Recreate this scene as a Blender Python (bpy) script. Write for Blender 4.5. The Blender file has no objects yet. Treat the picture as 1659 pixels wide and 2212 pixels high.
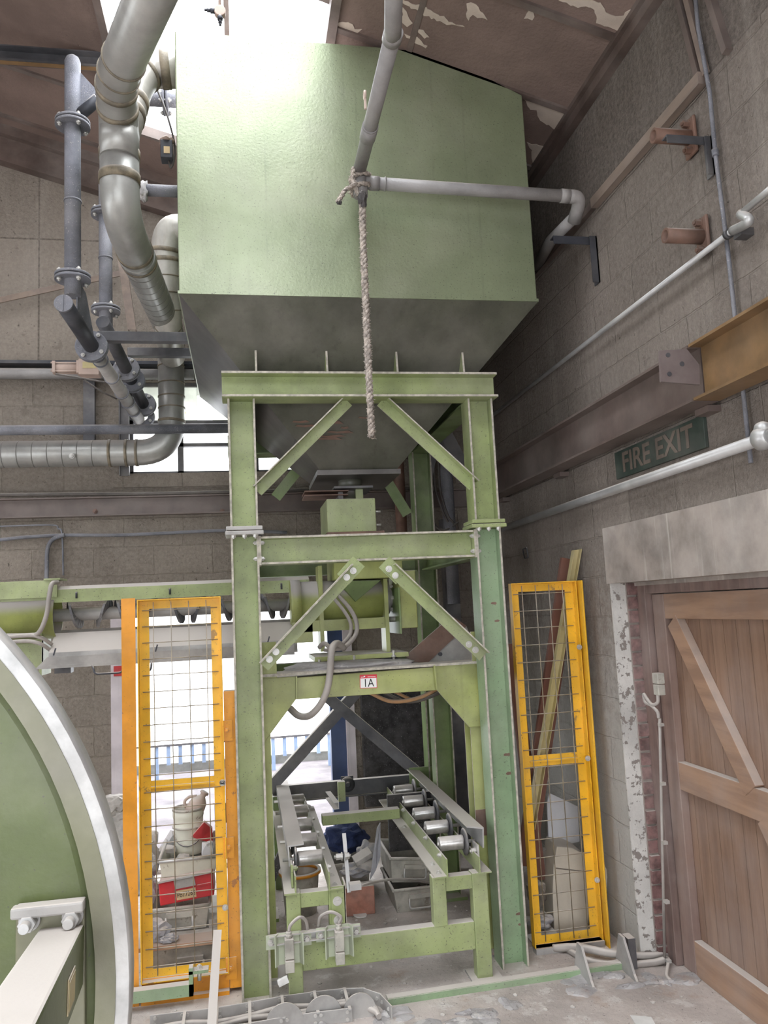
import bpy, bmesh, math, random
from mathutils import Vector, Matrix, noise
random.seed(7)
SC = bpy.context.scene
COL = SC.collection

# ------------------------------------------------------------------ camera
YAW, PITCH, ROLL, FPX, CAMH = math.radians(10.2717), math.radians(6.8804), math.radians(-2.7506), 1703.72, 1.9
_f = Vector((math.sin(YAW)*math.cos(PITCH), math.cos(YAW)*math.cos(PITCH), math.sin(PITCH)))
_r = Vector((math.cos(YAW), -math.sin(YAW), 0.0))
_u = _r.cross(_f)
_c, _s = math.cos(ROLL), math.sin(ROLL)
RT = _c*_r + _s*_u
UP = -_s*_r + _c*_u
cam_data = bpy.data.cameras.new('camera')
cam = bpy.data.objects.new('camera', cam_data)
COL.objects.link(cam)
m = Matrix((RT, UP, -_f)).transposed().to_4x4()
m.translation = Vector((0, 0, CAMH))
cam.matrix_world = m
cam_data.sensor_fit = 'AUTO'
cam_data.sensor_width = 36.0
cam_data.lens = 36.0*FPX/2212.0
cam_data.clip_start = 0.05
SC.camera = cam

# ------------------------------------------------------------------ sky, light, exposure
SC.view_settings.view_transform = 'Standard'
SC.view_settings.look = 'None'
SC.view_settings.gamma = 1.0
SC.view_settings.use_curve_mapping = False
SC.view_settings.exposure = 1.3
world = bpy.data.worlds.new('overcast_sky')
SC.world = world
world.use_nodes = True
wn = world.node_tree; wn.nodes.clear()
w_out = wn.nodes.new('ShaderNodeOutputWorld')
w_bg = wn.nodes.new('ShaderNodeBackground')
w_tc = wn.nodes.new('ShaderNodeTexCoord')
w_sep = wn.nodes.new('ShaderNodeSeparateXYZ')
w_mr = wn.nodes.new('ShaderNodeMapRange')       # overcast sky: brighter towards the zenith
w_mr.inputs['From Min'].default_value = 0.0; w_mr.inputs['From Max'].default_value = 1.0
w_mr.inputs['To Min'].default_value = 1.7; w_mr.inputs['To Max'].default_value = 4.9
w_bg.inputs['Color'].default_value = (0.93, 0.965, 1.0, 1)
wn.links.new(w_tc.outputs['Generated'], w_sep.inputs[0])
wn.links.new(w_sep.outputs['Z'], w_mr.inputs['Value'])
wn.links.new(w_mr.outputs[0], w_bg.inputs['Strength'])
wn.links.new(w_bg.outputs[0], w_out.inputs[0])

# ------------------------------------------------------------------ measuring helper: a point of the place from a sight line and one known coordinate
def ray(px, py):
    return _f + RT*((px-829.5)/FPX) - UP*((py-1106)/FPX)
def U(px, py, Y=None, X=None, Z=None):
    d = ray(px, py)
    if Y is not None: t = Y/d.y
    elif X is not None: t = X/d.x
    else: t = (Z-CAMH)/d.z
    return Vector((d.x*t, d.y*t, CAMH+d.z*t))

# ------------------------------------------------------------------ materials
def _mat(name):
    mt = bpy.data.materials.new(name); mt.use_nodes = True
    nt = mt.node_tree
    return mt, nt, nt.nodes['Principled BSDF']
def N(nt, t, **kw):
    n = nt.nodes.new(t)
    for k, v in kw.items(): setattr(n, k, v)
    return n
def mixc(nt, fac, a, b, blend='MIX'):
    n = N(nt, 'ShaderNodeMix', data_type='RGBA', blend_type=blend)
    for sock, val in ((n.inputs[0], fac), (n.inputs[6], a), (n.inputs[7], b)):
        if hasattr(val, 'is_linked'): nt.links.new(val, sock)
        elif isinstance(val, (int, float)): sock.default_value = val
        else: sock.default_value = (*val, 1)
    return n.outputs[2]
def mathn(nt, op, a, b=0.0, clamp=False):
    n = N(nt, 'ShaderNodeMath', operation=op, use_clamp=clamp)
    for i, val in enumerate((a, b)):
        if hasattr(val, 'is_linked'): nt.links.new(val, n.inputs[i])
        else: n.inputs[i].default_value = val
    return n.outputs[0]
def ramp(nt, fac, lo, hi):
    n = N(nt, 'ShaderNodeMapRange', interpolation_type='SMOOTHSTEP')
    n.inputs['From Min'].default_value = lo; n.inputs['From Max'].default_value = hi
    nt.links.new(fac, n.inputs['Value'])
    return n.outputs[0]
def pos(nt, sx=1, sy=1, sz=1):
    g = N(nt, 'ShaderNodeNewGeometry')
    mp = N(nt, 'ShaderNodeMapping'); mp.inputs['Scale'].default_value = (sx, sy, sz)
    nt.links.new(g.outputs['Position'], mp.inputs['Vector'])
    return mp.outputs[0], g
def noi(nt, vec, scale, detail=5, rough=.6):
    n = N(nt, 'ShaderNodeTexNoise'); n.inputs['Scale'].default_value = scale
    n.inputs['Detail'].default_value = detail; n.inputs['Roughness'].default_value = rough
    nt.links.new(vec, n.inputs['Vector'])
    return n.outputs['Fac']
DUST = (0.60, 0.55, 0.51)
def paint(name, col, rough=.5, metal=0., var=.25, scale=5., dust=.6, dustcol=DUST, speck=0., speckcol=(.05, .045, .04), bump=.12, streak=0., streakcol=None, edge=.25, spec=.5, wear=0., wearcol=(.2,.13,.1), bscale=90, d0=.35, d1=.9):
    mt, nt, P = _mat(name)
    v, g = pos(nt)
    n1 = noi(nt, v, scale)
    lo = [c*(1-var) for c in col]; hi = [min(1, c*(1+var)) for c in col]
    c = mixc(nt, ramp(nt, n1, .3, .7), lo, hi)
    if streak:
        vs, _ = pos(nt, 22, 22, .8)
        s = ramp(nt, noi(nt, vs, 1.0, 3), .56, .75)
        c = mixc(nt, mathn(nt, 'MULTIPLY', s, streak), c, streakcol or [x*.45 for x in col])
    if wear:
        w = ramp(nt, noi(nt, v, scale*1.7, 8, .7), .62-wear*.1, .66-wear*.1)
        c = mixc(nt, w, c, wearcol)
    if speck:
        w = ramp(nt, noi(nt, v, 115, 2), .71-speck*.1, .75-speck*.1)
        c = mixc(nt, mathn(nt, 'MULTIPLY', w, .7), c, speckcol)
    film = ramp(nt, noi(nt, v, 2.3, 6), .35, .8)
    c = mixc(nt, mathn(nt, 'MULTIPLY', film, edge), c, dustcol)
    rsock = None
    if dust:
        sp = N(nt, 'ShaderNodeSeparateXYZ'); nt.links.new(g.outputs['Normal'], sp.inputs[0])
        up = ramp(nt, sp.outputs['Z'], d0, d1)
        d = mathn(nt, 'MULTIPLY', up, mathn(nt, 'ADD', mathn(nt, 'MULTIPLY', n1, .5), dust, True), True)
        c = mixc(nt, d, c, dustcol)
        rn = N(nt, 'ShaderNodeMapRange'); nt.links.new(d, rn.inputs['Value'])
        rn.inputs['To Min'].default_value = rough; rn.inputs['To Max'].default_value = .95
        nt.links.new(rn.outputs[0], P.inputs['Roughness'])
        if metal:
            rm = N(nt, 'ShaderNodeMapRange'); nt.links.new(d, rm.inputs['Value'])
            rm.inputs['To Min'].default_value = metal; rm.inputs['To Max'].default_value = 0
            nt.links.new(rm.outputs[0], P.inputs['Metallic'])
    else:
        P.inputs['Roughness'].default_value = rough; P.inputs['Metallic'].default_value = metal
    nt.links.new(c, P.inputs['Base Color'])
    P.inputs['Specular IOR Level'].default_value = spec
    if bump:
        b = N(nt, 'ShaderNodeBump'); b.inputs['Strength'].default_value = bump; b.inputs['Distance'].default_value = .004
        nt.links.new(noi(nt, v, bscale, 4), b.inputs['Height']); nt.links.new(b.outputs[0], P.inputs['Normal'])
    return mt

def wall_mat(name, axis, col, mortar, panel_z, white_z=None, pw=.62, px=0., pk=.98):
    mt, nt, P = _mat(name)
    g = N(nt, 'ShaderNodeNewGeometry')
    s = N(nt, 'ShaderNodeSeparateXYZ'); nt.links.new(g.outputs['Position'], s.inputs[0])
    cb = N(nt, 'ShaderNodeCombineXYZ')
    nt.links.new(s.outputs[axis], cb.inputs[0]); nt.links.new(s.outputs['Z'], cb.inputs[1])
    wob = N(nt, 'ShaderNodeVectorMath', operation='ADD')
    nz = N(nt, 'ShaderNodeTexNoise'); nz.inputs['Scale'].default_value = 6
    nt.links.new(g.outputs['Position'], nz.inputs['Vector'])
    sc = N(nt, 'ShaderNodeVectorMath', operation='SCALE'); sc.inputs['Scale'].default_value = .022
    nt.links.new(nz.outputs['Color'], sc.inputs[0]); nt.links.new(cb.outputs[0], wob.inputs[0]); nt.links.new(sc.outputs[0], wob.inputs[1])
    br = N(nt, 'ShaderNodeTexBrick'); br.inputs['Scale'].default_value = 1
    br.inputs['Brick Width'].default_value = .45; br.inputs['Row Height'].default_value = .225
    br.inputs['Mortar Size'].default_value = .006; br.inputs['Mortar Smooth'].default_value = .6
    br.inputs['Color1'].default_value = (*col, 1); br.inputs['Color2'].default_value = (*[c*.82 for c in col], 1)
    br.inputs['Mortar'].default_value = (*mortar, 1)
    nt.links.new(wob.outputs[0], br.inputs['Vector'])
    pn = N(nt, 'ShaderNodeTexBrick'); pn.inputs['Scale'].default_value = 1; pn.offset = 0
    pn.inputs['Brick Width'].default_value = pw; pn.inputs['Row Height'].default_value = 1.05
    pn.inputs['Mortar Size'].default_value = .008; pn.inputs['Mortar Smooth'].default_value = .3
    pc = [c*pk for c in col]
    pn.inputs['Color1'].default_value = (*pc, 1); pn.inputs['Color2'].default_value = (*[c*.9 for c in pc], 1)
    pn.inputs['Mortar'].default_value = (*[c*.4 for c in col], 1)
    pv = N(nt, 'ShaderNodeVectorMath', operation='SUBTRACT'); pv.inputs[1].default_value = (px, panel_z, 0); nt.links.new(cb.outputs[0], pv.inputs[0])
    nt.links.new(pv.outputs[0], pn.inputs['Vector'])
    up = ramp(nt, s.outputs['Z'], panel_z-.005, panel_z+.005)
    c = mixc(nt, up, br.outputs['Color'], pn.outputs['Color'])
    v = g.outputs['Position']
    big = ramp(nt, noi(nt, v, .9, 7, .65), .36, .68)
    c = mixc(nt, mathn(nt, 'MULTIPLY', big, .55), c, [x*.5 for x in col])
    fine = ramp(nt, noi(nt, v, 38, 6, .75), .3, .7)
    c = mixc(nt, mathn(nt, 'MULTIPLY', fine, .4), c, [min(1, x*1.5) for x in col])
    pit = ramp(nt, noi(nt, v, 24, 4, .7), .66, .70)
    c = mixc(nt, mathn(nt, 'MULTIPLY', pit, .75), c, [x*.22 for x in col])
    cr = ramp(nt, noi(nt, v, 5.5, 9, .75), .60, .63)
    c = mixc(nt, mathn(nt, 'MULTIPLY', cr, .35), c, [x*.45 for x in col])
    vs, _ = pos(nt, 5, 5, .5)
    st = ramp(nt, noi(nt, vs, 1, 6, .7), .5, .8)
    c = mixc(nt, mathn(nt, 'MULTIPLY', st, .35), c, (.62, .56, .5))
    if white_z:
        lz = N(nt, 'ShaderNodeMapRange'); lz.inputs['From Min'].default_value = white_z; lz.inputs['From Max'].default_value = 0.3
        nt.links.new(s.outputs['Z'], lz.inputs['Value'])
        wm = mathn(nt, 'ADD', lz.outputs[0], mathn(nt, 'MULTIPLY', noi(nt, v, 16, 8, .8), 1.0))
        c = mixc(nt, mathn(nt, 'MULTIPLY', ramp(nt, wm, .8, 1.3), .8), c, (.66, .64, .60))
    nt.links.new(c, P.inputs['Base Color']); P.inputs['Roughness'].default_value = .93
    P.inputs['Specular IOR Level'].default_value = .15
    hgt = mathn(nt, 'ADD', mathn(nt, 'MULTIPLY', noi(nt, v, 42, 6, .7), 1.0),
                mathn(nt, 'MULTIPLY', mathn(nt, 'MULTIPLY', .38, mathn(nt, 'SUBTRACT', 1.0, br.outputs['Fac'])), mathn(nt, 'SUBTRACT', 1.0, up)))
    b = N(nt, 'ShaderNodeBump'); b.inputs['Strength'].default_value = 1.0; b.inputs['Distance'].default_value = .028
    nt.links.new(hgt, b.inputs['Height']); nt.links.new(b.outputs[0], P.inputs['Normal'])
    return mt

def patch_mat(name, col, patchcol, thr=.6, scale=1.6, rough=.8):
    """old paint with flaked patches of a second colour"""
    mt, nt, P = _mat(name)
    v, g = pos(nt)
    c = mixc(nt, ramp(nt, noi(nt, v, 1.3, 6), .3, .75), [x*.7 for x in col], [x*1.25 for x in col])
    n = noi(nt, v, scale, 7, .62)
    pm = ramp(nt, n, thr, thr+.006)
    rim = ramp(nt, n, thr-.02, thr)
    c = mixc(nt, mathn(nt, 'MULTIPLY', rim, .5), c, [x*.45 for x in col])
    pc = mixc(nt, noi(nt, v, 14), [x*.8 for x in patchcol], patchcol)
    c = mixc(nt, pm, c, pc)
    nt.links.new(c, P.inputs['Base Color']); P.inputs['Roughness'].default_value = rough
    P.inputs['Specular IOR Level'].default_value = .25
    b = N(nt, 'ShaderNodeBump'); b.inputs['Strength'].default_value = .5; b.inputs['Distance'].default_value = .01
    nt.links.new(mathn(nt, 'SUBTRACT', noi(nt, v, 45, 4), pm), b.inputs['Height']); nt.links.new(b.outputs[0], P.inputs['Normal'])
    return mt

def wood_mat(name, col, dark, sx, sy, sz, dust=.5, knots=True, film=.35):
    mt, nt, P = _mat(name)
    v, g = pos(nt, sx, sy, sz)
    n = noi(nt, v, 1.0, 7, .65)
    c = mixc(nt, ramp(nt, n, .35, .65), dark, col)
    v2, _ = pos(nt)
    if knots:
        vk, _ = pos(nt, min(sx, 6)*.9 if sx > 1 else sx*3.5, min(sy, 6)*.9 if sy > 1 else sy*3.5, min(sz, 6)*.9 if sz > 1 else sz*3.5)
        k = ramp(nt, noi(nt, vk, 1.4, 1), .74, .8)
        c = mixc(nt, k, c, [x*.3 for x in dark])
    c = mixc(nt, mathn(nt, 'MULTIPLY', ramp(nt, noi(nt, v2, 2.2, 6), .35, .75), film), c, (.36, .30, .28))
    sp = N(nt, 'ShaderNodeSeparateXYZ'); nt.links.new(g.outputs['Normal'], sp.inputs[0])
    c = mixc(nt, mathn(nt, 'MULTIPLY', ramp(nt, sp.outputs['Z'], .3, .9), dust), c, DUST)
    nt.links.new(c, P.inputs['Base Color']); P.inputs['Roughness'].default_value = .7
    b = N(nt, 'ShaderNodeBump'); b.inputs['Strength'].default_value = .25; b.inputs['Distance'].default_value = .003
    nt.links.new(n, b.inputs['Height']); nt.links.new(b.outputs[0], P.inputs['Normal'])
    return mt

def floor_mat(name, col, seed=0.):
    mt, nt, P = _mat(name)
    v, g = pos(nt)
    c = mixc(nt, ramp(nt, noi(nt, v, 2.2+seed, 8, .65), .3, .7), [x*.72 for x in col], [x*1.12 for x in col])
    c = mixc(nt, mathn(nt, 'MULTIPLY', ramp(nt, noi(nt, v, 7, 6, .7), .55, .62), .5), c, (.72, .69, .66))
    c = mixc(nt, mathn(nt, 'MULTIPLY', ramp(nt, noi(nt, v, 3.3, 5, .7), .58, .7), .4), c, (.38, .25, .17))
    c = mixc(nt, mathn(nt, 'MULTIPLY', ramp(nt, noi(nt, v, 55, 3), .64, .69), .75), c, [x*.35 for x in col])
    nt.links.new(c, P.inputs['Base Color']); P.inputs['Roughness'].default_value = .92
    P.inputs['Specular IOR Level'].default_value = .2
    b = N(nt, 'ShaderNodeBump'); b.inputs['Strength'].default_value = .6; b.inputs['Distance'].default_value = .012
    nt.links.new(noi(nt, v, 30, 7, .7), b.inputs['Height']); nt.links.new(b.outputs[0], P.inputs['Normal'])
    return mt

G = (.275, .325, .14)
M = dict(
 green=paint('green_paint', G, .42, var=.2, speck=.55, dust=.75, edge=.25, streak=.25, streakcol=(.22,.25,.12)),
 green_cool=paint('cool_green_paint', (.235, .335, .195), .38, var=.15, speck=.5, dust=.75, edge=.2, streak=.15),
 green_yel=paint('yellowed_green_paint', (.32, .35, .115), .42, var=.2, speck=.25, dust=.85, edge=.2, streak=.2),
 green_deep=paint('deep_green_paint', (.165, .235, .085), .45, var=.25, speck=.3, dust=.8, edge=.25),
 hopper=paint('hopper_green_paint', (.25, .29, .18), .32, metal=.34, spec=.75, var=.12, scale=2.2, speck=.75, dust=.8, edge=.16, streak=.55, streakcol=(.17,.20,.13), bump=.25, bscale=60),
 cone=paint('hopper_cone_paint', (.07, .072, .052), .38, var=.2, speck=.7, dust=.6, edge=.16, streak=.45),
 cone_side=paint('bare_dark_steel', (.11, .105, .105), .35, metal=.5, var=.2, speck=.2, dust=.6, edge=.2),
 drum=paint('drum_green_paint', (.075, .098, .026), .38, var=.28, speck=.2, dust=.8, edge=.18, scale=3, wear=.2, wearcol=(.10,.10,.05)),
 drumrim=paint('drum_rim_olive', (.15, .15, .09), .4, var=.25, dust=.8, edge=.3, scale=3),
 steelrim=paint('worn_rim_steel', (.48, .48, .48), .45, metal=.35, var=.3, dust=.5, edge=.4, scale=8),
 greendusty=paint('dusty_pale_green', (.44,.48,.36), .6, var=.12, dust=.8, edge=.3),
 barrel=paint('dusty_barrel_green', (.33,.37,.11), .42, var=.2, speck=.2, dust=.9, edge=.15, d0=.0, d1=.45, dustcol=(.42,.39,.37)),
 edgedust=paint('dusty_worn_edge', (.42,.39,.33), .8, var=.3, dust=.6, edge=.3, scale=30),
 seam=paint('duct_seam', (.17,.165,.155), .6, var=.2, dust=.5, edge=.2),
 peel=paint('bare_cream_plaster', (.50,.42,.355), .85, var=.15, dust=0, edge=.2, bump=.3),
 yellow=paint('yellow_paint', (.80, .44, .02), .38, var=.13, speck=.35, dust=.75, edge=.08, wear=.05, wearcol=(.35,.2,.05)),
 orange=paint('orange_paint', (.74, .30, .02), .4, var=.15, speck=.25, dust=.75, edge=.1, wear=.1, wearcol=(.4,.16,.05)),
 wire=paint('mesh_wire', (.30, .25, .17), .6, metal=.3, var=.4, dust=.8, edge=.3, scale=14),
 duct=paint('galvanised_duct', (.36, .36, .345), .38, metal=.45, var=.18, dust=.85, edge=.35, dustcol=(.42,.38,.35)),
 ductpale=paint('pale_duct', (.52, .50, .46), .4, metal=.3, var=.2, dust=.85, edge=.3, streak=.3, streakcol=(.35,.28,.2)),
 seal=paint('sealed_joint', (.17, .14, .095), .6, var=.45, dust=.5, edge=.15, scale=14, bump=.5),
 pipe=paint('dusty_steel_pipe', (.17, .175, .205), .6, metal=.2, var=.3, dust=.9, edge=.45, speck=.5, speckcol=(.5,.46,.43), dustcol=(.36,.34,.34), bump=1.0, bscale=140),
 black=paint('black_steel', (.035, .038, .05), .5, metal=.2, var=.3, dust=.75, edge=.15),
 darksteel=paint('dark_steel', (.085, .085, .095), .5, metal=.3, var=.3, dust=.8, edge=.3),
 bolt=paint('zinc_bolt', (.55, .54, .52), .4, metal=.5, var=.2, dust=.5, edge=.2, bump=0),
 galv=paint('silver_conduit', (.48, .48, .48), .38, metal=.5, var=.15, dust=.85, edge=.2),
 grey=paint('grey_dusty_metal', (.34, .33, .32), .6, metal=.2, var=.25, dust=.8, edge=.4),
 pvc=paint('grey_plastic_pipe', (.26, .25, .25), .5, var=.2, dust=.85, edge=.35, dustcol=(.42,.38,.35), bump=.4),
 roller=paint('worn_roller_steel', (.50, .49, .48), .30, metal=.7, var=.25, dust=.55, edge=.35, scale=18),
 rusty=paint('rusty_brown_steel', (.16, .085, .06), .6, metal=.1, var=.35, dust=.6, edge=.15),
 brownbeam=paint('brown_beam_paint', (.13, .095, .085), .42, var=.2, dust=.85, edge=.25, dustcol=(.4,.36,.33)),
 ochre=paint('ochre_beam_paint', (.20, .115, .05), .40, var=.25, dust=.85, edge=.15, dustcol=(.42,.36,.3)),
 plate=paint('bracket_plate_brown', (.115, .085, .085), .45, var=.15, dust=.6, edge=.2),
 cable=paint('grey_cable', (.33, .30, .28), .6, var=.2, dust=.7, edge=.3),
 cabledark=paint('dark_cable', (.06, .05, .045), .55, var=.3, dust=.6, edge=.2),
 cableorange=paint('orange_brown_cable', (.42, .22, .09), .5, var=.3, dust=.4, edge=.2),
 rope=paint('dusty_rope', (.36, .31, .27), .95, var=.55, scale=45, dust=.3, edge=.2, bump=1.0, bscale=160),
 ropedark=paint('dark_cord_binding', (.06, .055, .055), .9, var=.5, scale=30, dust=.6, edge=.1, bump=1.0),
 wallb=wall_mat('dusty_blockwork_back', 'X', (.37, .32, .275), (.33, .285, .24), 3.92, pw=1.22, px=-.33),
 wallr=wall_mat('dusty_blockwork_right', 'Y', (.36, .31, .275), (.335, .29, .255), 4.08, white_z=3.0, pw=.565, px=.025, pk=.5),
 lintel=paint('dusty_concrete_lintel', (.27, .23, .205), .9, var=.3, dust=.6, edge=.5, streak=.7, streakcol=(.55,.5,.46), bump=.6, bscale=40),
 reveal=patch_mat('white_limewash', (.62, .60, .57), (.26, .23, .21), .57, 26),
 ceiling=patch_mat('peeling_ceiling_paint', (.20, .145, .125), (.50, .42, .35), .70, 1.75),
 ceiltrim=paint('brown_ceiling_trim', (.10, .07, .06), .6, var=.3, dust=0, edge=.2),
 jamb=paint('pale_mauve_jamb', (.62, .56, .60), .6, var=.12, dust=.5, edge=.1, streak=.3),
 blue=paint('navy_blue_post', (.02, .045, .13), .45, var=.2, dust=.5, edge=.05),
 red=paint('red_paint', (.55, .02, .03), .4, var=.2, dust=.6, edge=.1),
 floor=floor_mat('dusty_concrete_floor', (.56, .50, .465)),
 ground=paint('pale_gravel_yard', (.105, .092, .10), .95, var=.35, scale=1.6, dust=0, edge=.12, speck=.6, bump=.6, bscale=25, streak=0),
 dustpile=floor_mat('grey_dust_pile', (.45, .43, .43), 1.5),
 asphalt=paint('dark_kerb', (.13, .13, .12), .9, var=.3, dust=.3, edge=.2),
 fence=paint('blue_grey_railing', (.20, .27, .40), .5, var=.2, dust=.2, edge=.05),
 tarp=paint('black_coarse_panel', (.045, .042, .045), .85, var=.6, scale=12, dust=.5, edge=.08, speck=.4, speckcol=(.4,.38,.36), bump=1.0, bscale=30),
 clothblue=paint('dark_blue_cloth', (.016, .028, .09), .9, var=.4, dust=.0, edge=.05),
 clothgrey=paint('grey_dusty_rag', (.33, .33, .36), .95, var=.2, dust=.5, edge=.2),
 sheet=paint('white_board_sheet', (.62, .62, .65), .6, var=.06, dust=.3, edge=.2),
 carton=paint('pale_cardboard', (.58, .52, .43), .8, var=.1, dust=.3, edge=.15, streak=.1),
 cartondark=paint('dark_cardboard', (.16, .135, .11), .8, var=.25, dust=.5, edge=.15),
 crate=paint('dusty_metal_crate', (.40, .385, .34), .6, metal=.15, var=.3, scale=9, dust=.8, edge=.35, wear=.15, wearcol=(.2,.17,.13)),
 cream=paint('cream_enamel', (.64, .64, .55), .45, var=.1, dust=.6, edge=.15, wear=.1, wearcol=(.3,.28,.22)),
 tan=paint('tan_plastic', (.42, .31, .26), .6, var=.15, dust=.6, edge=.3),
 brick=paint('red_brick_reveal', (.165, .09, .085), .9, var=.5, scale=18, dust=.6, edge=.35, bump=.9, bscale=35),
 redbrick=paint('orange_red_brick', (.40, .17, .12), .85, var=.25, scale=14, dust=.7, edge=.3, bump=.4),
 stone=paint('grey_broken_concrete', (.42, .40, .38), .9, var=.25, scale=12, dust=.5, edge=.3, bump=.8, bscale=40),
 white=paint('white_scrap', (.75, .74, .72), .8, var=.1, dust=0, edge=.1, bump=0),
 doorwood=wood_mat('pine_boards', (.27, .165, .11), (.18, .105, .07), 14, 14, 1.1),
 doorframe=wood_mat('pine_rails', (.37, .225, .145), (.25, .15, .10), 12, 1.2, 12, dust=.95, film=.45),
 doorstile=wood_mat('dusty_pine_stile', (.27, .18, .145), (.19, .12, .10), 14, 14, 1.0, film=.6),
 frameold=wood_mat('old_brown_frame', (.20, .13, .11), (.12, .075, .065), 14, 14, 1.0, film=.5),
 plankbrown=wood_mat('red_brown_plank', (.21, .085, .055), (.15, .06, .042), 3, 3, .6, knots=False, film=.12),
 planktan=wood_mat('orange_tan_plank', (.48, .27, .15), (.36, .2, .12), 1, 8, 8, knots=False, dust=.5),
 batten=wood_mat('weathered_batten', (.25, .19, .15), (.16, .12, .10), 6, 1, 6, knots=False),
 mustard=paint('dull_mustard_metal', (.46, .38, .17), .55, var=.15, dust=.5, edge=.25),
 signgreen=paint('faded_green_sign', (.028, .045, .036), .6, var=.3, dust=.5, edge=.15),
 signtext=paint('faded_sign_lettering', (.135, .105, .085), .7, var=.3, dust=0, edge=.15, bump=0),
 ink=paint('black_ink', (.01, .01, .012), .6, dust=0, edge=0, bump=0),
 paper=paint('white_sticker', (.85, .85, .85), .4, var=.03, dust=0, edge=.03, bump=0),
 stickred=paint('red_sticker_band', (.65, .02, .04), .4, var=.05, dust=0, edge=.02, bump=0),
 tagpaper=paint('tan_paper_tag', (.62, .46, .26), .7, var=.1, dust=0, edge=.1, bump=0),
 brass=paint('engraved_brass_plate', (.40, .32, .18), .45, metal=.3, var=.25, dust=.4, edge=.2, scale=30),
 dirtyglass=paint('yellowed_translucent_sheet', (.70, .68, .52), .5, var=.3, dust=0, edge=.1, wear=.3, wearcol=(.62,.42,.12), bump=.1),
)
# the window's patched sheet lets daylight through
def trans_mat(name, col, t):
    mt = paint(name, col, .5, var=.25, dust=0, edge=.1, wear=.35, wearcol=(.75,.48,.14), bump=.1, scale=2)
    nt = mt.node_tree; P = nt.nodes['Principled BSDF']; out = [n for n in nt.nodes if n.type == 'OUTPUT_MATERIAL'][0]
    tr = N(nt, 'ShaderNodeBsdfTranslucent')
    src = P.inputs['Base Color'].links[0].from_socket
    nt.links.new(src, tr.inputs['Color'])
    mx = N(nt, 'ShaderNodeMixShader'); mx.inputs[0].default_value = t
    nt.links.new(P.outputs[0], mx.inputs[1]); nt.links.new(tr.outputs[0], mx.inputs[2]); nt.links.new(mx.outputs[0], out.inputs[0])
    return mt
M['dirtyglass'] = trans_mat('patched_translucent_sheet', (.78, .80, .74), .8)
def glass_mat():
    mt, nt, P = _mat('thin_window_glass')
    out = [n for n in nt.nodes if n.type == 'OUTPUT_MATERIAL'][0]
    tr = N(nt, 'ShaderNodeBsdfTransparent'); gl = N(nt, 'ShaderNodeBsdfGlossy'); gl.inputs['Roughness'].default_value = .05
    mx = N(nt, 'ShaderNodeMixShader'); mx.inputs[0].default_value = .06
    nt.links.new(tr.outputs[0], mx.inputs[1]); nt.links.new(gl.outputs[0], mx.inputs[2]); nt.links.new(mx.outputs[0], out.inputs[0])
    return mt
M['glass'] = glass_mat()

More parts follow.
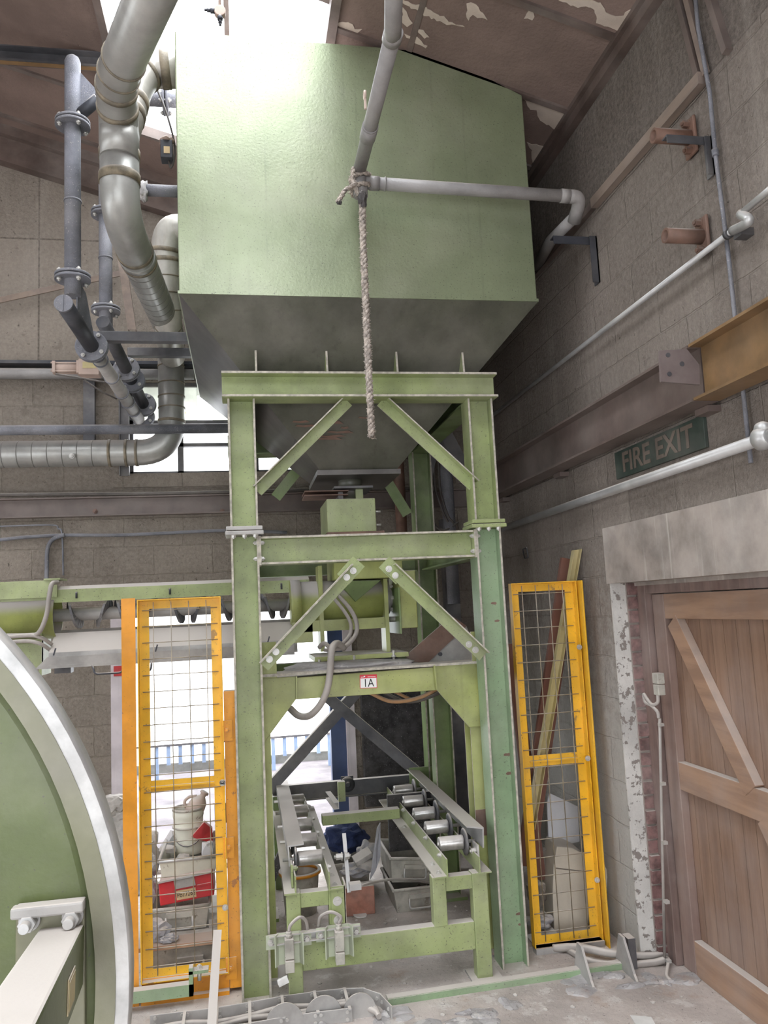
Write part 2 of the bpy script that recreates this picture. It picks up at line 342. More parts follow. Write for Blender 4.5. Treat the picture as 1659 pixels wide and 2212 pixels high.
# ------------------------------------------------------------------ mesh building
WL = {}
def V(*a): return Vector(a)
class MB:
    def __init__(s): s.bm = bmesh.new(); s.smooth = []
    def box(s, a, b):
        x0, x1 = sorted((a[0], b[0])); y0, y1 = sorted((a[1], b[1])); z0, z1 = sorted((a[2], b[2]))
        v = [s.bm.verts.new(p) for p in ((x0,y0,z0),(x1,y0,z0),(x1,y1,z0),(x0,y1,z0),(x0,y0,z1),(x1,y0,z1),(x1,y1,z1),(x0,y1,z1))]
        for f in ((3,2,1,0),(4,5,6,7),(0,1,5,4),(1,2,6,5),(2,3,7,6),(3,0,4,7)): s.bm.faces.new([v[i] for i in f])
        return s
    def obox(s, c, size, d=V(1,0,0), up=V(0,0,1)):
        """box centred at c; size along d, side, up"""
        d = Vector(d).normalized(); up = Vector(up); sd = up.cross(d).normalized(); up = d.cross(sd).normalized()
        c = Vector(c); h = [x/2 for x in size]; v = []
        for k in (-1, 1):
            for i, j in ((-1,-1),(1,-1),(1,1),(-1,1)):
                v.append(s.bm.verts.new(c+d*h[0]*i+sd*h[1]*j+up*h[2]*k))
        for f in ((3,2,1,0),(4,5,6,7),(0,1,5,4),(1,2,6,5),(2,3,7,6),(3,0,4,7)): s.bm.faces.new([v[i] for i in f])
        return s
    def bar(s, a, b, w, h, up=V(0,0,1)):
        """rectangular bar from a to b; w across, h along up"""
        a, b = Vector(a), Vector(b)
        return s.obox((a+b)/2, ((b-a).length, w, h), b-a, up)
    def prism(s, pts, ext):
        ext = Vector(ext); pts = [Vector(p) for p in pts]; n = len(pts)
        v0 = [s.bm.verts.new(p) for p in pts]; v1 = [s.bm.verts.new(p+ext) for p in pts]
        s.bm.faces.new(v0); s.bm.faces.new(v1[::-1])
        for i in range(n): s.bm.faces.new((v0[i], v1[i], v1[(i+1)%n], v0[(i+1)%n]))
        return s
    def tube(s, pts, r, n=14, cap=True, rfun=None, sm=True):
        pts = [Vector(p) for p in pts]; rings = []; prev = None
        for i, p in enumerate(pts):
            t = (pts[min(i+1, len(pts)-1)]-pts[max(i-1, 0)]).normalized()
            if prev is None:
                a = V(0,0,1) if abs(t.z) < .9 else V(1,0,0)
                u = t.cross(a).normalized()
            else: u = (prev - t*prev.dot(t)).normalized()
            prev = u; w = t.cross(u); rr = rfun(i) if rfun else r
            rings.append([s.bm.verts.new(p+u*rr*math.cos(2*math.pi*k/n)+w*rr*math.sin(2*math.pi*k/n)) for k in range(n)])
        for a, b in zip(rings, rings[1:]):
            for k in range(n):
                f = s.bm.faces.new((a[k], a[(k+1)%n], b[(k+1)%n], b[k])); f.smooth = sm
        if cap: s.bm.faces.new(rings[0][::-1]); s.bm.faces.new(rings[-1])
        return s
    def cyl(s, a, b, r, n=20, r2=None): 
        r2 = r if r2 is None else r2
        return s.tube([a, b], r, n, rfun=lambda i: (r, r2)[i])
    def ring(s, c, d, ro, ri, w, n=28):
        """flat ring (flange) centred at c, axis d"""
        c = Vector(c); d = Vector(d).normalized(); a = V(0,0,1) if abs(d.z) < .9 else V(1,0,0)
        u = d.cross(a).normalized(); v = d.cross(u); R = []
        for rr, o in ((ri, -w/2), (ro, -w/2), (ro, w/2), (ri, w/2)):
            R.append([s.bm.verts.new(c+d*o+(u*math.cos(2*math.pi*k/n)+v*math.sin(2*math.pi*k/n))*rr) for k in range(n)])
        for q in range(4):
            A, B = R[q], R[(q+1)%4]
            for k in range(n):
                f = s.bm.faces.new((A[k], A[(k+1)%n], B[(k+1)%n], B[k])); f.smooth = q in (1, 3)
        return s
    def ibeam(s, a, b, h, w, tf=.011, tw=.008, up=V(0,0,1)):
        """I section from a to b; h along up (web), flange width w"""
        a, b = Vector(a), Vector(b); d = (b-a).normalized(); up = Vector(up); sd = up.cross(d).normalized(); up = d.cross(sd).normalized()
        prof = [(-w/2,-h/2),(w/2,-h/2),(w/2,-h/2+tf),(tw/2,-h/2+tf),(tw/2,h/2-tf),(w/2,h/2-tf),(w/2,h/2),(-w/2,h/2),(-w/2,h/2-tf),(-tw/2,h/2-tf),(-tw/2,-h/2+tf),(-w/2,-h/2+tf)]
        return s.prism([a+sd*x+up*y for x, y in prof], b-a)
    def angle(s, a, b, w, h, t=.007, up=V(0,0,1), side=1):
        """L section: one leg hangs along -up, the other points along side"""
        a, b = Vector(a), Vector(b); d = (b-a).normalized(); up = Vector(up); sd = up.cross(d).normalized()*side; up = sd.cross(d).normalized() if side < 0 else d.cross(sd).normalized()
        prof = [(0,0),(w,0),(w,-t),(t,-t),(t,-h),(0,-h)]
        return s.prism([a+sd*x+up*y for x, y in prof], b-a)
    def channel(s, a, b, h, w, t=.008, up=V(0,0,1), side=1):
        a, b = Vector(a), Vector(b); d = (b-a).normalized(); up = Vector(up); sd = up.cross(d).normalized()*side; up2 = up
        prof = [(0,-h/2),(w,-h/2),(w,-h/2+t),(t,-h/2+t),(t,h/2-t),(w,h/2-t),(w,h/2),(0,h/2)]
        return s.prism([a+sd*x+up2*y for x, y in prof], b-a)
    def lathe(s, c, prof, d=V(0,0,1), n=28):
        """profile of (radius, height) revolved round d at c"""
        c = Vector(c); d = Vector(d).normalized(); a = V(0,0,1) if abs(d.z) < .9 else V(1,0,0)
        u = d.cross(a).normalized(); v = d.cross(u); R = []
        for r, z in prof: R.append([s.bm.verts.new(c+d*z+(u*math.cos(2*math.pi*k/n)+v*math.sin(2*math.pi*k/n))*max(r, 1e-4)) for k in range(n)])
        for A, B in zip(R, R[1:]):
            for k in range(n):
                f = s.bm.faces.new((A[k], A[(k+1)%n], B[(k+1)%n], B[k])); f.smooth = True
        s.bm.faces.new(R[0][::-1]); s.bm.faces.new(R[-1])
        return s
    def bolt(s, c, d, r=.012, l=.012, n=6):
        c = Vector(c); d = Vector(d).normalized()
        s.tube([c-d*.004, c+d*.002], r*1.5, 16, sm=False)
        s.tube([c, c+d*l], r*1.15, 6, sm=False); s.tube([c+d*l, c+d*(l+r*.6)], r*.55, 10)
        return s
    def blob(s, c, size, seed=0, sub=3, amp=.35, rot=0, freq=2.2, flat=0):
        r = bmesh.ops.create_icosphere(s.bm, subdivisions=sub, radius=1)
        R = Matrix.Rotation(rot, 3, 'Z')
        for v in r['verts']:
            p = v.co.copy(); k = 1+amp*noise.noise(p*freq+V(seed*7.3, seed*3.1, seed))
            p = p*k
            if flat: p = V(*[max(-flat, min(flat, q)) for q in p])
            v.co = R @ V(p.x*size[0], p.y*size[1], p.z*size[2]) + Vector(c)
        return s
    def build(s, name, mat, parent=None, bev=0., smooth=False, keep=False):
        bm = s.bm
        bmesh.ops.recalc_face_normals(bm, faces=bm.faces)
        if smooth:
            for f in bm.faces: f.smooth = True
        me = bpy.data.meshes.new(name)
        xs = [v.co for v in bm.verts]
        lo = V(*[min(c[i] for c in xs) for i in range(3)]); hi = V(*[max(c[i] for c in xs) for i in range(3)])
        o0 = V((lo.x+hi.x)/2, (lo.y+hi.y)/2, lo.z)
        for v in bm.verts: v.co -= o0
        bm.to_mesh(me); bm.free()
        me.materials.append(M[mat] if isinstance(mat, str) else mat)
        o = bpy.data.objects.new(name, me); COL.objects.link(o)
        WL[o.name] = o0
        o.location = o0
        if parent is not None:
            o.parent = parent; o.location = o0 - WL[parent.name]
        if bev:
            b = o.modifiers.new('bevel', 'BEVEL'); b.width = bev; b.segments = 2; b.limit_method = 'ANGLE'; b.angle_limit = math.radians(40)
        return o
def thing(name, label, cat, loc, group=None):
    o = bpy.data.objects.new(name, None); COL.objects.link(o); o.location = loc; o.empty_display_size = .1
    WL[o.name] = Vector(loc); return tag(o, label, cat, group)
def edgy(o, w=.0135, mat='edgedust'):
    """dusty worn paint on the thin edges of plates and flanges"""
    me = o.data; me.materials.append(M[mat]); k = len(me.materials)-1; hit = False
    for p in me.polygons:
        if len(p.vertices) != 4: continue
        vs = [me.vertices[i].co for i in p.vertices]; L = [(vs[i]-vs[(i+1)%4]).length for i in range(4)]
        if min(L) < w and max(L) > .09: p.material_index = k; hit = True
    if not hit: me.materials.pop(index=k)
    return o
def tag(o, label, cat, group=None, kind=None):
    o['label'] = label; o['category'] = cat
    if group: o['group'] = group
    if kind: o['kind'] = kind
    return o
def struct(o, label=None):
    o['kind'] = 'structure'
    if label: o['label'] = label
    return o
def plabel(o, l): o['label'] = l; return o
def smoothpath(pts, seg=8):
    pts = [Vector(p) for p in pts]; out = []
    P = [pts[0]*2-pts[1]]+pts+[pts[-1]*2-pts[-2]]
    for i in range(1, len(P)-2):
        for k in range(seg):
            t = k/seg; a, b, c, d = P[i-1], P[i], P[i+1], P[i+2]
            out.append(.5*((2*b)+(c-a)*t+(2*a-5*b+4*c-d)*t*t+(3*b-a-3*c+d)*t**3))
    out.append(pts[-1]); return out
def filletpath(pts, r, seg=8):
    """straight runs with rounded elbows"""
    pts = [Vector(p) for p in pts]; out = [pts[0]]
    for i in range(1, len(pts)-1):
        rr = r[i-1] if isinstance(r, (list, tuple)) else r
        p = pts[i]; a = (pts[i-1]-p); b = (pts[i+1]-p)
        la = min(rr, a.length*.48); lb = min(rr, b.length*.48)
        A = p+a.normalized()*la; B = p+b.normalized()*lb
        for k in range(seg+1):
            t = k/seg; out.append(A*(1-t)**2+p*2*t*(1-t)+B*t*t)
    out.append(pts[-1]); return out
# ================================================================== the setting
RW = 2.0; BW = 6.4; FYW0 = -4.2
def roofz(x): return 4.71+.3*(RW-x)
struct(MB().box((-6,-4.2,-.12),(2.75,BW+.35,0)).build('floor','floor'), 'dusty concrete floor')
struct(MB().box((-9,BW+.35,-.16),(9,11.0,-.02)).build('ground','ground'), 'pale gravel yard outside')
b = MB()      # back wall with door and window openings
DX0, DX1, DZ = -.93, .84, 1.95
WX0, WX1, WZ0, WZ1 = -.89, .62, 3.04, 3.80
for x0, x1, z0, z1 in ((-6,DX0,0,WZ0),(DX1,2.3,0,WZ0),(DX0,DX1,DZ,WZ0),(-6,WX0,WZ0,WZ1),(WX1,2.3,WZ0,WZ1)):
    b.box((x0,BW,z0),(x1,BW+.3,z1))
b.prism([(-6,BW,WZ1),(2.3,BW,WZ1),(2.3,BW,roofz(2.3)),(-6,BW,roofz(-6))],(0,.3,0))
struct(b.build('wall_back','wallb'))
b = MB()      # right wall with the door opening
OY = 4.11; OZ = 1.97
b.box((RW,OY,0),(RW+.08,BW+.3,roofz(RW)+.1))
b.box((RW,FYW0,OZ+.31),(RW+.12,OY,roofz(RW)+.1))
b.box((RW,FYW0,0),(RW+.12,1.9,OZ+.31))
struct(b.build('wall_right','wallr'))
struct(MB().box((RW-.012,1.9,OZ),(RW+.12,OY+.02,OZ+.31)).build('trim_1','lintel'), 'concrete lintel over the wooden door')
struct(MB().box((RW-.004,OY-.014,0),(RW+.08,OY-.0005,OZ)).build('trim_2','reveal'), 'flaking white edge of the door opening')
struct(MB().box((RW+.0805,OY-.02,0),(RW+.7,OY+.3,2.3)).box((RW+.1205,1.7,OZ-.02),(RW+.7,OY-.021,2.3)).box((RW+.6,1.5,0),(RW+.7,OY+.3,2.3)).build('trim_3','lintel'), 'rough red brick reveal')
b = MB(); rnd = random.Random(3)
for r in range(26):
    z = .003+r*.076; j = rnd.uniform(-.012,.006); q = .5 if r % 2 else 1
    b.box((RW+.084,OY-.032+j,z),(RW+.084+.11*q,OY-.018,z+.064)); b.box((RW+.09+.11*q,OY-.03-j,z),(RW+.24,OY-.018,z+.064))
struct(b.build('trim_14','brick',bev=.006), 'courses of rough red brick beside the door frame')
# roof: one slope with a long rooflight; panels in strips with joints
t = .05
def slab(b, x0, x1, y0, y1, dz=0, th=.05):
    b.prism([(x0,y0,roofz(x0)+dz),(x1,y0,roofz(x1)+dz),(x1,y0,roofz(x1)+dz+th),(x0,y0,roofz(x0)+dz+th)],(0,y1-y0,0)); return b
SX0, SX1, SY1, SY0 = -.76, .56, 5.72, 2.3
b = MB()
slab(b, SX1, 2.3, -4.2, BW+.3); slab(b, -3.6, SX0, -4.2, BW+.3); slab(b, SX0, SX1, SY1, BW+.3); slab(b, SX0, SX1, -4.2, -2.6); slab(b, SX0, SX1, 1.4, SY0); slab(b, -6, -5.2, -4.2, BW+.3); slab(b, -5.2, -3.6, -4.2, -2.5); slab(b, -5.2, -3.6, 4.5, BW+.3)  # roof gaps behind and far left are unseen, added to let in daylight
struct(b.build('ceiling','ceiling'), 'sloping brown ceiling with flaking paint')
b = MB()
for y in (1.7,2.55,3.42,4.02,4.62,5.25,5.9): slab(b, SX1+.02, RW, y-.02, y+.02, -.016, .02)
for y in (3.2,4.1,5.42,6.1): slab(b, -6, SX0-.03, y-.02, y+.02, -.016, .02)
slab(b, .98, 1.01, -1, BW, -.006, .012)
struct(b.build('trim_4','ceilingtrim') if False else b.build('trim_4','ceiltrim'), 'cover strips on the ceiling joints')
b = MB().box((RW-.05,-1.5,roofz(RW)-.06),(RW,BW,roofz(RW)+.02))
b.box((RW-.075,-1.5,roofz(RW)-.005),(RW-.03,BW,roofz(RW)+.03))
struct(b.build('trim_5','ceiltrim'), 'brown cornice where ceiling meets wall')
b = MB()      # rooflight kerb
slab(b, SX0-.03, SX0+.02, SY0, SY1, -.03, .22); slab(b, SX1-.02, SX1+.03, SY0, SY1, -.03, .22); slab(b, SX0, SX1, SY1-.01, SY1+.02, -.02, .08); slab(b, SX0, SX1, SY0-.03, SY0+.02, -.03, .2)
struct(b.build('trim_6','ceiltrim'), 'timber kerb round the rooflight')
b = MB()
slab(b, SX0, SX1, 4.95, 4.98, .05, .03); slab(b, -.03, 0, SY0, SY1, .05, .03); slab(b, SX0, SX1, 3.9, 3.93, .05, .03)
struct(b.build('window_1','ceiltrim'), 'glazing bars of the rooflight')
# flaked patches of bare plaster on the ceiling
def flake(poly, k):
    P = []
    n = len(poly)
    for i in range(n):
        a, c = Vector((*poly[i],0)), Vector((*poly[(i+1)%n],0)); m_ = max(2,int((c-a).length/7))
        for j in range(m_):
            q = a.lerp(c,j/m_)+V(random.uniform(-3,3),random.uniform(-3,3),0); d = ray(q.x,q.y)
            t_ = (roofz(0)-CAMH)/(d.z+.3*d.x); P.append(V(d.x*t_,d.y*t_,CAMH+d.z*t_-.004))
    o = MB().prism(P,(0,0,.003)).build('trim_4','peel'); struct(o,'flaked patch of bare cream plaster on the ceiling')
for k, poly in enumerate(([(1190,-8),(1240,12),(1285,18),(1290,50),(1330,62),(1352,72),(1372,30),(1365,15),(1340,35),(1315,30),(1300,5),(1250,-10)],
    [(1127,205),(1165,215),(1236,248),(1218,285),(1200,278),(1165,258),(1160,240),(1140,232)],[(1140,308),(1188,316),(1178,355),(1148,350),(1150,330)],
    [(1008,5),(1030,8),(1054,40),(1048,42),(1020,30),(1012,42),(1008,30)],[(860,-5),(905,10),(940,25),(990,55),(1006,58),(960,48),(925,35),(890,15)],
    [(868,12),(882,30),(890,50),(880,60),(868,48)],[(874,72),(900,78),(925,100),(918,102),(890,88)],[(898,62),(915,64),(930,80),(918,84)],[(728,50),(755,45),(768,62),(780,60),(770,70),(752,66),(735,72)],
    [(1135,28),(1145,20),(1157,36),(1148,40),(1132,38)])): flake(poly, k)
tb_ = MB().channel((-2.6,5.0,5.515),(SX0-.02,5.0,5.515),.10,.06,.008,side=-1).build('tie_beam','darksteel'); tag(tb_,'dark horizontal steel tie under the ceiling left of the rooflight','beam')
MB().box((-2.6,4.955,5.462),(SX0-.02,4.99,5.466)).build('painted_edge','ochre',tb_)
# back wall top rail and eaves beam
b = MB()
b.prism([(-6,BW-.10,roofz(-6)-.28),(2,BW-.10,roofz(2)-.28),(2,BW-.10,roofz(2)-.06),(-6,BW-.10,roofz(-6)-.06)],(0,.1,0))
b.prism([(-6,BW-.16,roofz(-6)-.08),(2,BW-.16,roofz(2)-.08),(2,BW-.16,roofz(2)-.0),(-6,BW-.16,roofz(-6)-.0)],(0,.16,0))
struct(b.build('trim_7','ceiltrim'), 'brown rail under the ceiling along the back wall')
# timber/steel window in the back wall
wf = MB()
for x in (WX0, -.50, .1, WX1-.04): wf.box((x,BW+.06,WZ0),(x+.045,BW+.11,WZ1))
for z in (WZ0, 3.27, 3.46, WZ1-.03): wf.box((WX0,BW+.06,z),(WX1,BW+.11,z+.028))
wo = struct(wf.build('window_2','darksteel'), 'steel window in the back wall')
MB().box((WX0,BW+.08,WZ0),(WX1,BW+.084,3.46)).build('glass_pane','glass',wo)
plabel(MB().box((WX0+.04,BW+.085,3.46),(-.50,BW+.09,WZ1-.03)).box((-.46,BW+.085,3.48),(-.34,BW+.09,WZ1-.03)).box((-.22,BW+.085,3.48),(WX1-.04,BW+.09,WZ1-.03)).box((-.34,BW+.085,3.70),(-.22,BW+.09,WZ1-.03)).build('patched_panel','dirtyglass',wo), 'yellowed sheet with a broken hole')
struct(MB().box((-1.0,BW-.02,2.93),(.7,BW+.3,WZ0)).build('trim_8','wallb'), 'crumbling window sill')
# back door opening: jambs and red marker
struct(MB().box((DX0-.085,BW-.025,.0),(DX0+.035,BW+.05,DZ)).build('trim_9','jamb'), 'pale left jamb of the open back doorway')
struct(MB().box((DX1-.07,BW-.025,.0),(DX1,BW+.05,DZ)).build('trim_10','jamb'), 'pale right jamb of the open back doorway')
p = U(259,1450,Y=BW-.03)
o = MB().box((p.x-.045,BW-.033,p.z-.035),(p.x+.05,BW-.026,p.z+.04)).build('reflector_plate','red'); tag(o,'small red square plate on the pale left jamb of the doorway','plate')
o = MB().box((DX1-.19,BW+.02,.0),(DX1-.07,BW+.12,1.9)).build('door_post','blue'); tag(o,'navy blue upright post in the open back doorway','post')
# panel of black coarse board on the back wall right of the doorway
o = MB().box((DX1+.05,BW-.05,.35),(1.55,BW-.004,1.30)).build('rubber_sheet','tarp',bev=.01); tag(o,'coarse black sheet fixed to the wall right of the back doorway','sheet')
struct(MB().box((DX0,BW+.0,-.01),(DX1,BW+.33,.03)).build('trim_11','floor'), 'doorway threshold')

# ---------------------------------------------------------------- outside
o = MB().box((-8,10.5,-.02),(8,10.7,.09)).build('kerb','asphalt'); tag(o,'dark kerb stones along the far edge of the yard','kerb')
def railing():
    r = thing('railing','low blue-grey railing beyond the gravel yard','railing',(-.5,10.1,0))
    MB().box((-2.6,10.08,.36),(2.2,10.13,.385)).build('top_rail','darksteel',r)
    x = -2.5; k = 0
    while x < 2.15:
        MB().box((x,10.09,-.02 if k % 5 == 0 else .14),(x+.045,10.12,.36)).build('baluster','fence',r)
        x += .139; k += 1
railing()

# ---------------------------------------------------------------- wooden door in the right wall
dr = thing('door_1','braced pine door in the right-hand wall','door',(2.2,3.2,0))
del dr['category']; dr['kind'] = 'structure'
DXF = 2.17; Y1 = 3.98; Y0 = 2.05
b = MB(); y = Y0
while y < Y1-.05:
    b.box((DXF+.045,y,.03),(DXF+.065,min(y+.095,Y1),1.86)); y += .098
b.build('boards','doorwood',dr)
b = MB().box((DXF,Y1-.115,0),(DXF+.045,Y1,1.9)).box((DXF,Y0,0),(DXF+.045,Y0+.115,1.9)); b.build('stile','doorstile',dr,bev=.004)
b = MB().box((DXF+.002,Y0+.115,1.77),(DXF+.045,Y1-.115,1.9)); b.build('top_rail','doorframe',dr,bev=.004)
b = MB().box((DXF+.002,Y0+.115,.90),(DXF+.045,Y1-.115,1.04)); b.build('middle_rail','doorframe',dr,bev=.004)
b = MB().box((DXF+.002,Y0+.115,.0),(DXF+.045,Y1-.115,.17)); b.build('bottom_rail','doorframe',dr,bev=.004)
pa, pb = U(1437,1345,X=DXF+.02), U(1617,1690,X=DXF+.02)
for (a, c) in ((pa, pb),):
    MB().bar(V(DXF+.022,3.80,1.76),V(DXF+.022,3.27,1.02),.046,.10,up=V(0,.5,.5)).build('upper_brace','doorframe',dr,bev=.003)
MB().bar(V(DXF+.022,3.20,.92),V(DXF+.022,2.66,.15),.046,.10,up=V(0,.5,.5)).build('lower_brace','doorframe',dr,bev=.003)
# old frame
b = MB().box((DXF-.035,Y1+.01,0),(DXF+.08,Y1+.105,1.965)).box((DXF-.03,Y0-.1,0),(DXF+.08,Y0-.01,1.97)).box((DXF-.03,Y0,1.905),(DXF+.08,Y1+.02,1.97))
struct(b.build('door_2','frameold',bev=.004), 'old brown frame round the pine door')

# unseen walls added behind and left of the viewer, opened to set the light
FYW = -4.0
b = MB(); 
for x0, x1, z0, z1 in ((-6,-4.6,0,3.4),(1.8,2.12,0,3.4)): b.box((x0,FYW-.2,z0),(x1,FYW,z1))
b.prism([(-6,FYW,3.4),(2.12,FYW,3.4),(2.12,FYW,roofz(2.12)),(-6,FYW,roofz(-6))],(0,-.2,0))
struct(b.build('wall_front_added','wallb'), 'added unseen end wall behind the viewer, with a wide opening for front light')
b = MB().box((-6.2,FYW,0),(-6,BW+.3,1.0)).box((-6.2,FYW,3.0),(-6,BW+.3,roofz(-6)+.1)).box((-6.2,FYW,1),(-6,-2,3)).box((-6.2,4.5,1),(-6,BW+.3,3))
struct(b.build('wall_left_added','wallr'), 'added unseen left wall with a long opening that lets in light')
# ================================================================== steel support frame (gantry)
LX, RX = .01, 1.345
FY, RY = 4.20, 5.72      # front faces of the front and rear column rows
def column(b, x, y, z0, z1, w=.145, d=.14):
    """I section column, web facing the viewer"""
    b.ibeam((x,y+d/2,z0),(x,y+d/2,z1),w,d,.011,.009,up=V(1,0,0)); return b
g = thing('support_frame','tall green steel frame carrying the hopper','steel frame',(.68,4.9,0))
for x, m_ in ((LX,'green'),(RX,'green_cool')):
    column(MB(), x, FY, -.02, 2.31).build('lower_column', m_, g)
    column(MB(), x, FY, 2.36, 3.05).build('upper_column', 'green', g)
    MB().box((x-.10,FY-.03,2.312),(x+.10,FY+.17,2.333)).box((x-.095,FY-.025,2.337),(x+.095,FY+.165,2.358)).build('splice_plate','green' if x > 1 else 'grey', g, bev=.004)
    for dx, dy in ((-.07,-.012),(.07,-.012),(0.0,-.012)):
        MB().bolt((x+dx*.8,FY+dy,2.312),(0,0,-1),.011,.014).build('bolt','bolt',g)
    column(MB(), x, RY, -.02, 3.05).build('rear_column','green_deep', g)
# top beams front/back and side rails
MB().ibeam((-.09,FY+.03,3.12),(1.44,FY+.03,3.12),.14,.15,.012,.009).build('top_beam','green',g)
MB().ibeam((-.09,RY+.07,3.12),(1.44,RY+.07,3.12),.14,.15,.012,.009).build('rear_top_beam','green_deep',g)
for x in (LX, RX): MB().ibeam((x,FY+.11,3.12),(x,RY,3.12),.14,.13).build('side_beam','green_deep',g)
# gussets up to the hopper cone
for px in (553,706,857,1000):
    p = U(px,797,Y=FY+.0)
    MB().prism([(p.x-.005,FY-.02,3.192),(p.x-.005,FY+.13,3.192),(p.x-.005,FY+.13,3.37),(p.x-.005,FY-.005,3.335)],(.011,0,0)).build('gusset_plate','green',g)
# middle beam with bolted ends
MB().ibeam((LX+.085,FY+.07,2.228),(RX-.085,FY+.07,2.228),.148,.13,.011,.008).build('middle_beam','green',g)
for x in (LX+.078, RX-.078):
    MB().box((x-.006,FY,2.15),(x+.006,FY+.14,2.305)).build('end_plate','green',g)
    s_ = 1 if x < .6 else -1
    for z in (2.185, 2.27):
        MB().bolt((x+s_*.006,FY+.02,z),(s_,0,0),.010,.014).build('bolt','bolt',g)
        MB().bolt((x-s_*.016,FY+.02,z),(-s_,0,0),.010,.014).build('bolt','bolt',g)
# middle rails rear and sides
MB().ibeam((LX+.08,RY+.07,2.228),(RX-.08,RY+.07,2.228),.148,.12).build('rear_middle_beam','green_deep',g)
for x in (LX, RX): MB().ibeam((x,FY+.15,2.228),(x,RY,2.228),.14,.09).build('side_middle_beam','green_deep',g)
# knee braces
def brace(pa, pb, Y, mat, name='knee_brace', w=.075, h=.06, parent=g, sgn=1):
    a, c = U(*pa, Y=Y), U(*pb, Y=Y)
    d = (c-a).normalized(); up = V(-d.z,0,d.x); up = up if up.z > 0 else -up
    b = MB()
    b.bar(a+V(0,.003,0), c+V(0,.003,0), .007, w, up=up)                       # leg facing the viewer
    b.bar(a+up*w/2+V(0,h/2-.0,0), c+up*w/2+V(0,h/2-.0,0), h, .007, up=up)    # leg standing back
    return b.build(name, mat, parent)
def brace_front(pa, pb, Y, mat, w=.06, h=.06, parent=g, name='knee_brace'):
    a, c = U(*pa, Y=Y), U(*pb, Y=Y)
    d = (c-a).normalized(); up = V(-d.z,0,d.x); up = up if up.z > 0 else -up
    b = MB()
    b.bar(a, c, .007, w, up=up)
    b.bar(a+up*w/2+V(0,-h/2,0), c+up*w/2+V(0,-h/2,0), h, .007, up=up)
    return b.build(name, mat, parent)
brace_front((752,868),(556,1062),FY+.05,'green')
brace_front((822,868),(1021,1050),FY+.05,'green')
brace_front((768,1228),(570,1440),FY-.012,'green')
brace_front((842,1228),(1043,1418),FY-.012,'green')
for px, py in ((763,1233),(749,1247),(596,1408),(582,1424),(840,1229),(854,1243),(1013,1392),(1027,1404)):
    p = U(px,py,Y=FY-.012-.004); MB().bolt(p,(0,-1,0),.012,.012).build('bolt','bolt',g)
for (px, py), s_ in (((758,1232),1),((848,1232),-1)):
    p = U(px,py,Y=FY+.0); MB().obox(p,(.13,.008,.085),d=V(s_*1,0,1.05),up=V(-s_*1.05,0,1)).build('cleat','green',g)
brace((740,895),(596,1075),RY+.05,'green_deep',name='rear_knee_brace')
brace((800,980),(880,1112),RY+.05,'green_deep',name='rear_knee_brace')
# rear X bracing
brace((905,1672),(690,1492),RY+.02,'darksteel',name='cross_brace',w=.075)
brace((775,1492),(560,1730),RY+.03,'darksteel',name='cross_brace',w=.075)
p = U(893,1672,Y=RY+.01); MB().box((p.x-.03,RY+.005,p.z-.14),(1.30,RY+.015,p.z+.045)).build('brace_plate','green_deep',g)
# paint scars on the right column
def blot(px, py, w, h, parent, Yp):
    p = U(px,py,Y=Yp); b = MB(); pts = []
    for k in range(12):
        a = 2*math.pi*k/12; pts.append(p+V(math.cos(a)*w*(.8+.3*random.random()),0,math.sin(a)*h*(.7+.5*random.random())))
    b.prism(pts,(0,.002,0)); b.build('paint_scar','rusty',parent)
YW = FY+.0645
for px, py, w, h in ((1067,1303,.018,.009),(1074,1341,.015,.007),(1096,1630,.022,.009),(1100,1671,.018,.009),(1121,1974,.018,.009),(1122,1997,.007,.007)):
    blot(px, py, w, h, g, YW)

# ================================================================== hopper
HX0, HX1, HY0, HY1, HZ0, HZ1 = -.29, 1.65, 4.0, 5.98, 3.56, 5.02
h = thing('hopper','huge green steel hopper standing on the tall frame','hopper',(.68,4.99,2.7))
b = MB()
b.prism([(HX0,HY0,HZ0),(HX1,HY0,HZ0),(HX1,HY0,4.79),(1.17,HY0,HZ1),(HX0,HY0,HZ1)],(0,HY1-HY0,0))
b.build('bin','hopper',h,bev=.006)
b = MB().box((HX0-.006,HY0-.006,HZ0-.012),(HX1+.006,HY1,HZ0+.004)); b.build('seam_flange','hopper',h)
# pyramid cone
OX0, OX1, OY0, OY1, OZ_ = .47, .94, 4.68, 5.25, 2.735
b = MB(); bm = b.bm
A = [bm.verts.new(p) for p in ((HX0,HY0,HZ0-.012),(HX1,HY0,HZ0-.012),(HX1,HY1,HZ0-.012),(HX0,HY1,HZ0-.012))]
B = [bm.verts.new(p) for p in ((OX0,OY0,OZ_),(OX1,OY0,OZ_),(OX1,OY1,OZ_),(OX0,OY1,OZ_))]
bm.faces.new(A); bm.faces.new(B[::-1])
for i in range(4): bm.faces.new((A[i],B[i],B[(i+1)%4],A[(i+1)%4]))
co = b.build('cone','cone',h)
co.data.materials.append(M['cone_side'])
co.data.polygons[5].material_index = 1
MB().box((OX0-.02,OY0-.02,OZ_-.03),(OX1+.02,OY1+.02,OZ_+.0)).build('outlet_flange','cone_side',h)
# seam strip across the side face of the cone
def lerp(a, b_, t): return Vector(a)*(1-t)+Vector(b_)*t
for t_ in (.37,.80):
    a = lerp((HX0,HY0,HZ0),(OX0,OY0,OZ_),t_); c = lerp((HX0,HY1,HZ0),(OX0,OY1,OZ_),t_)
    MB().bar(a,c,.006,.008).build('side_seam','black',h)
p = U(705,905,Y=4.45)
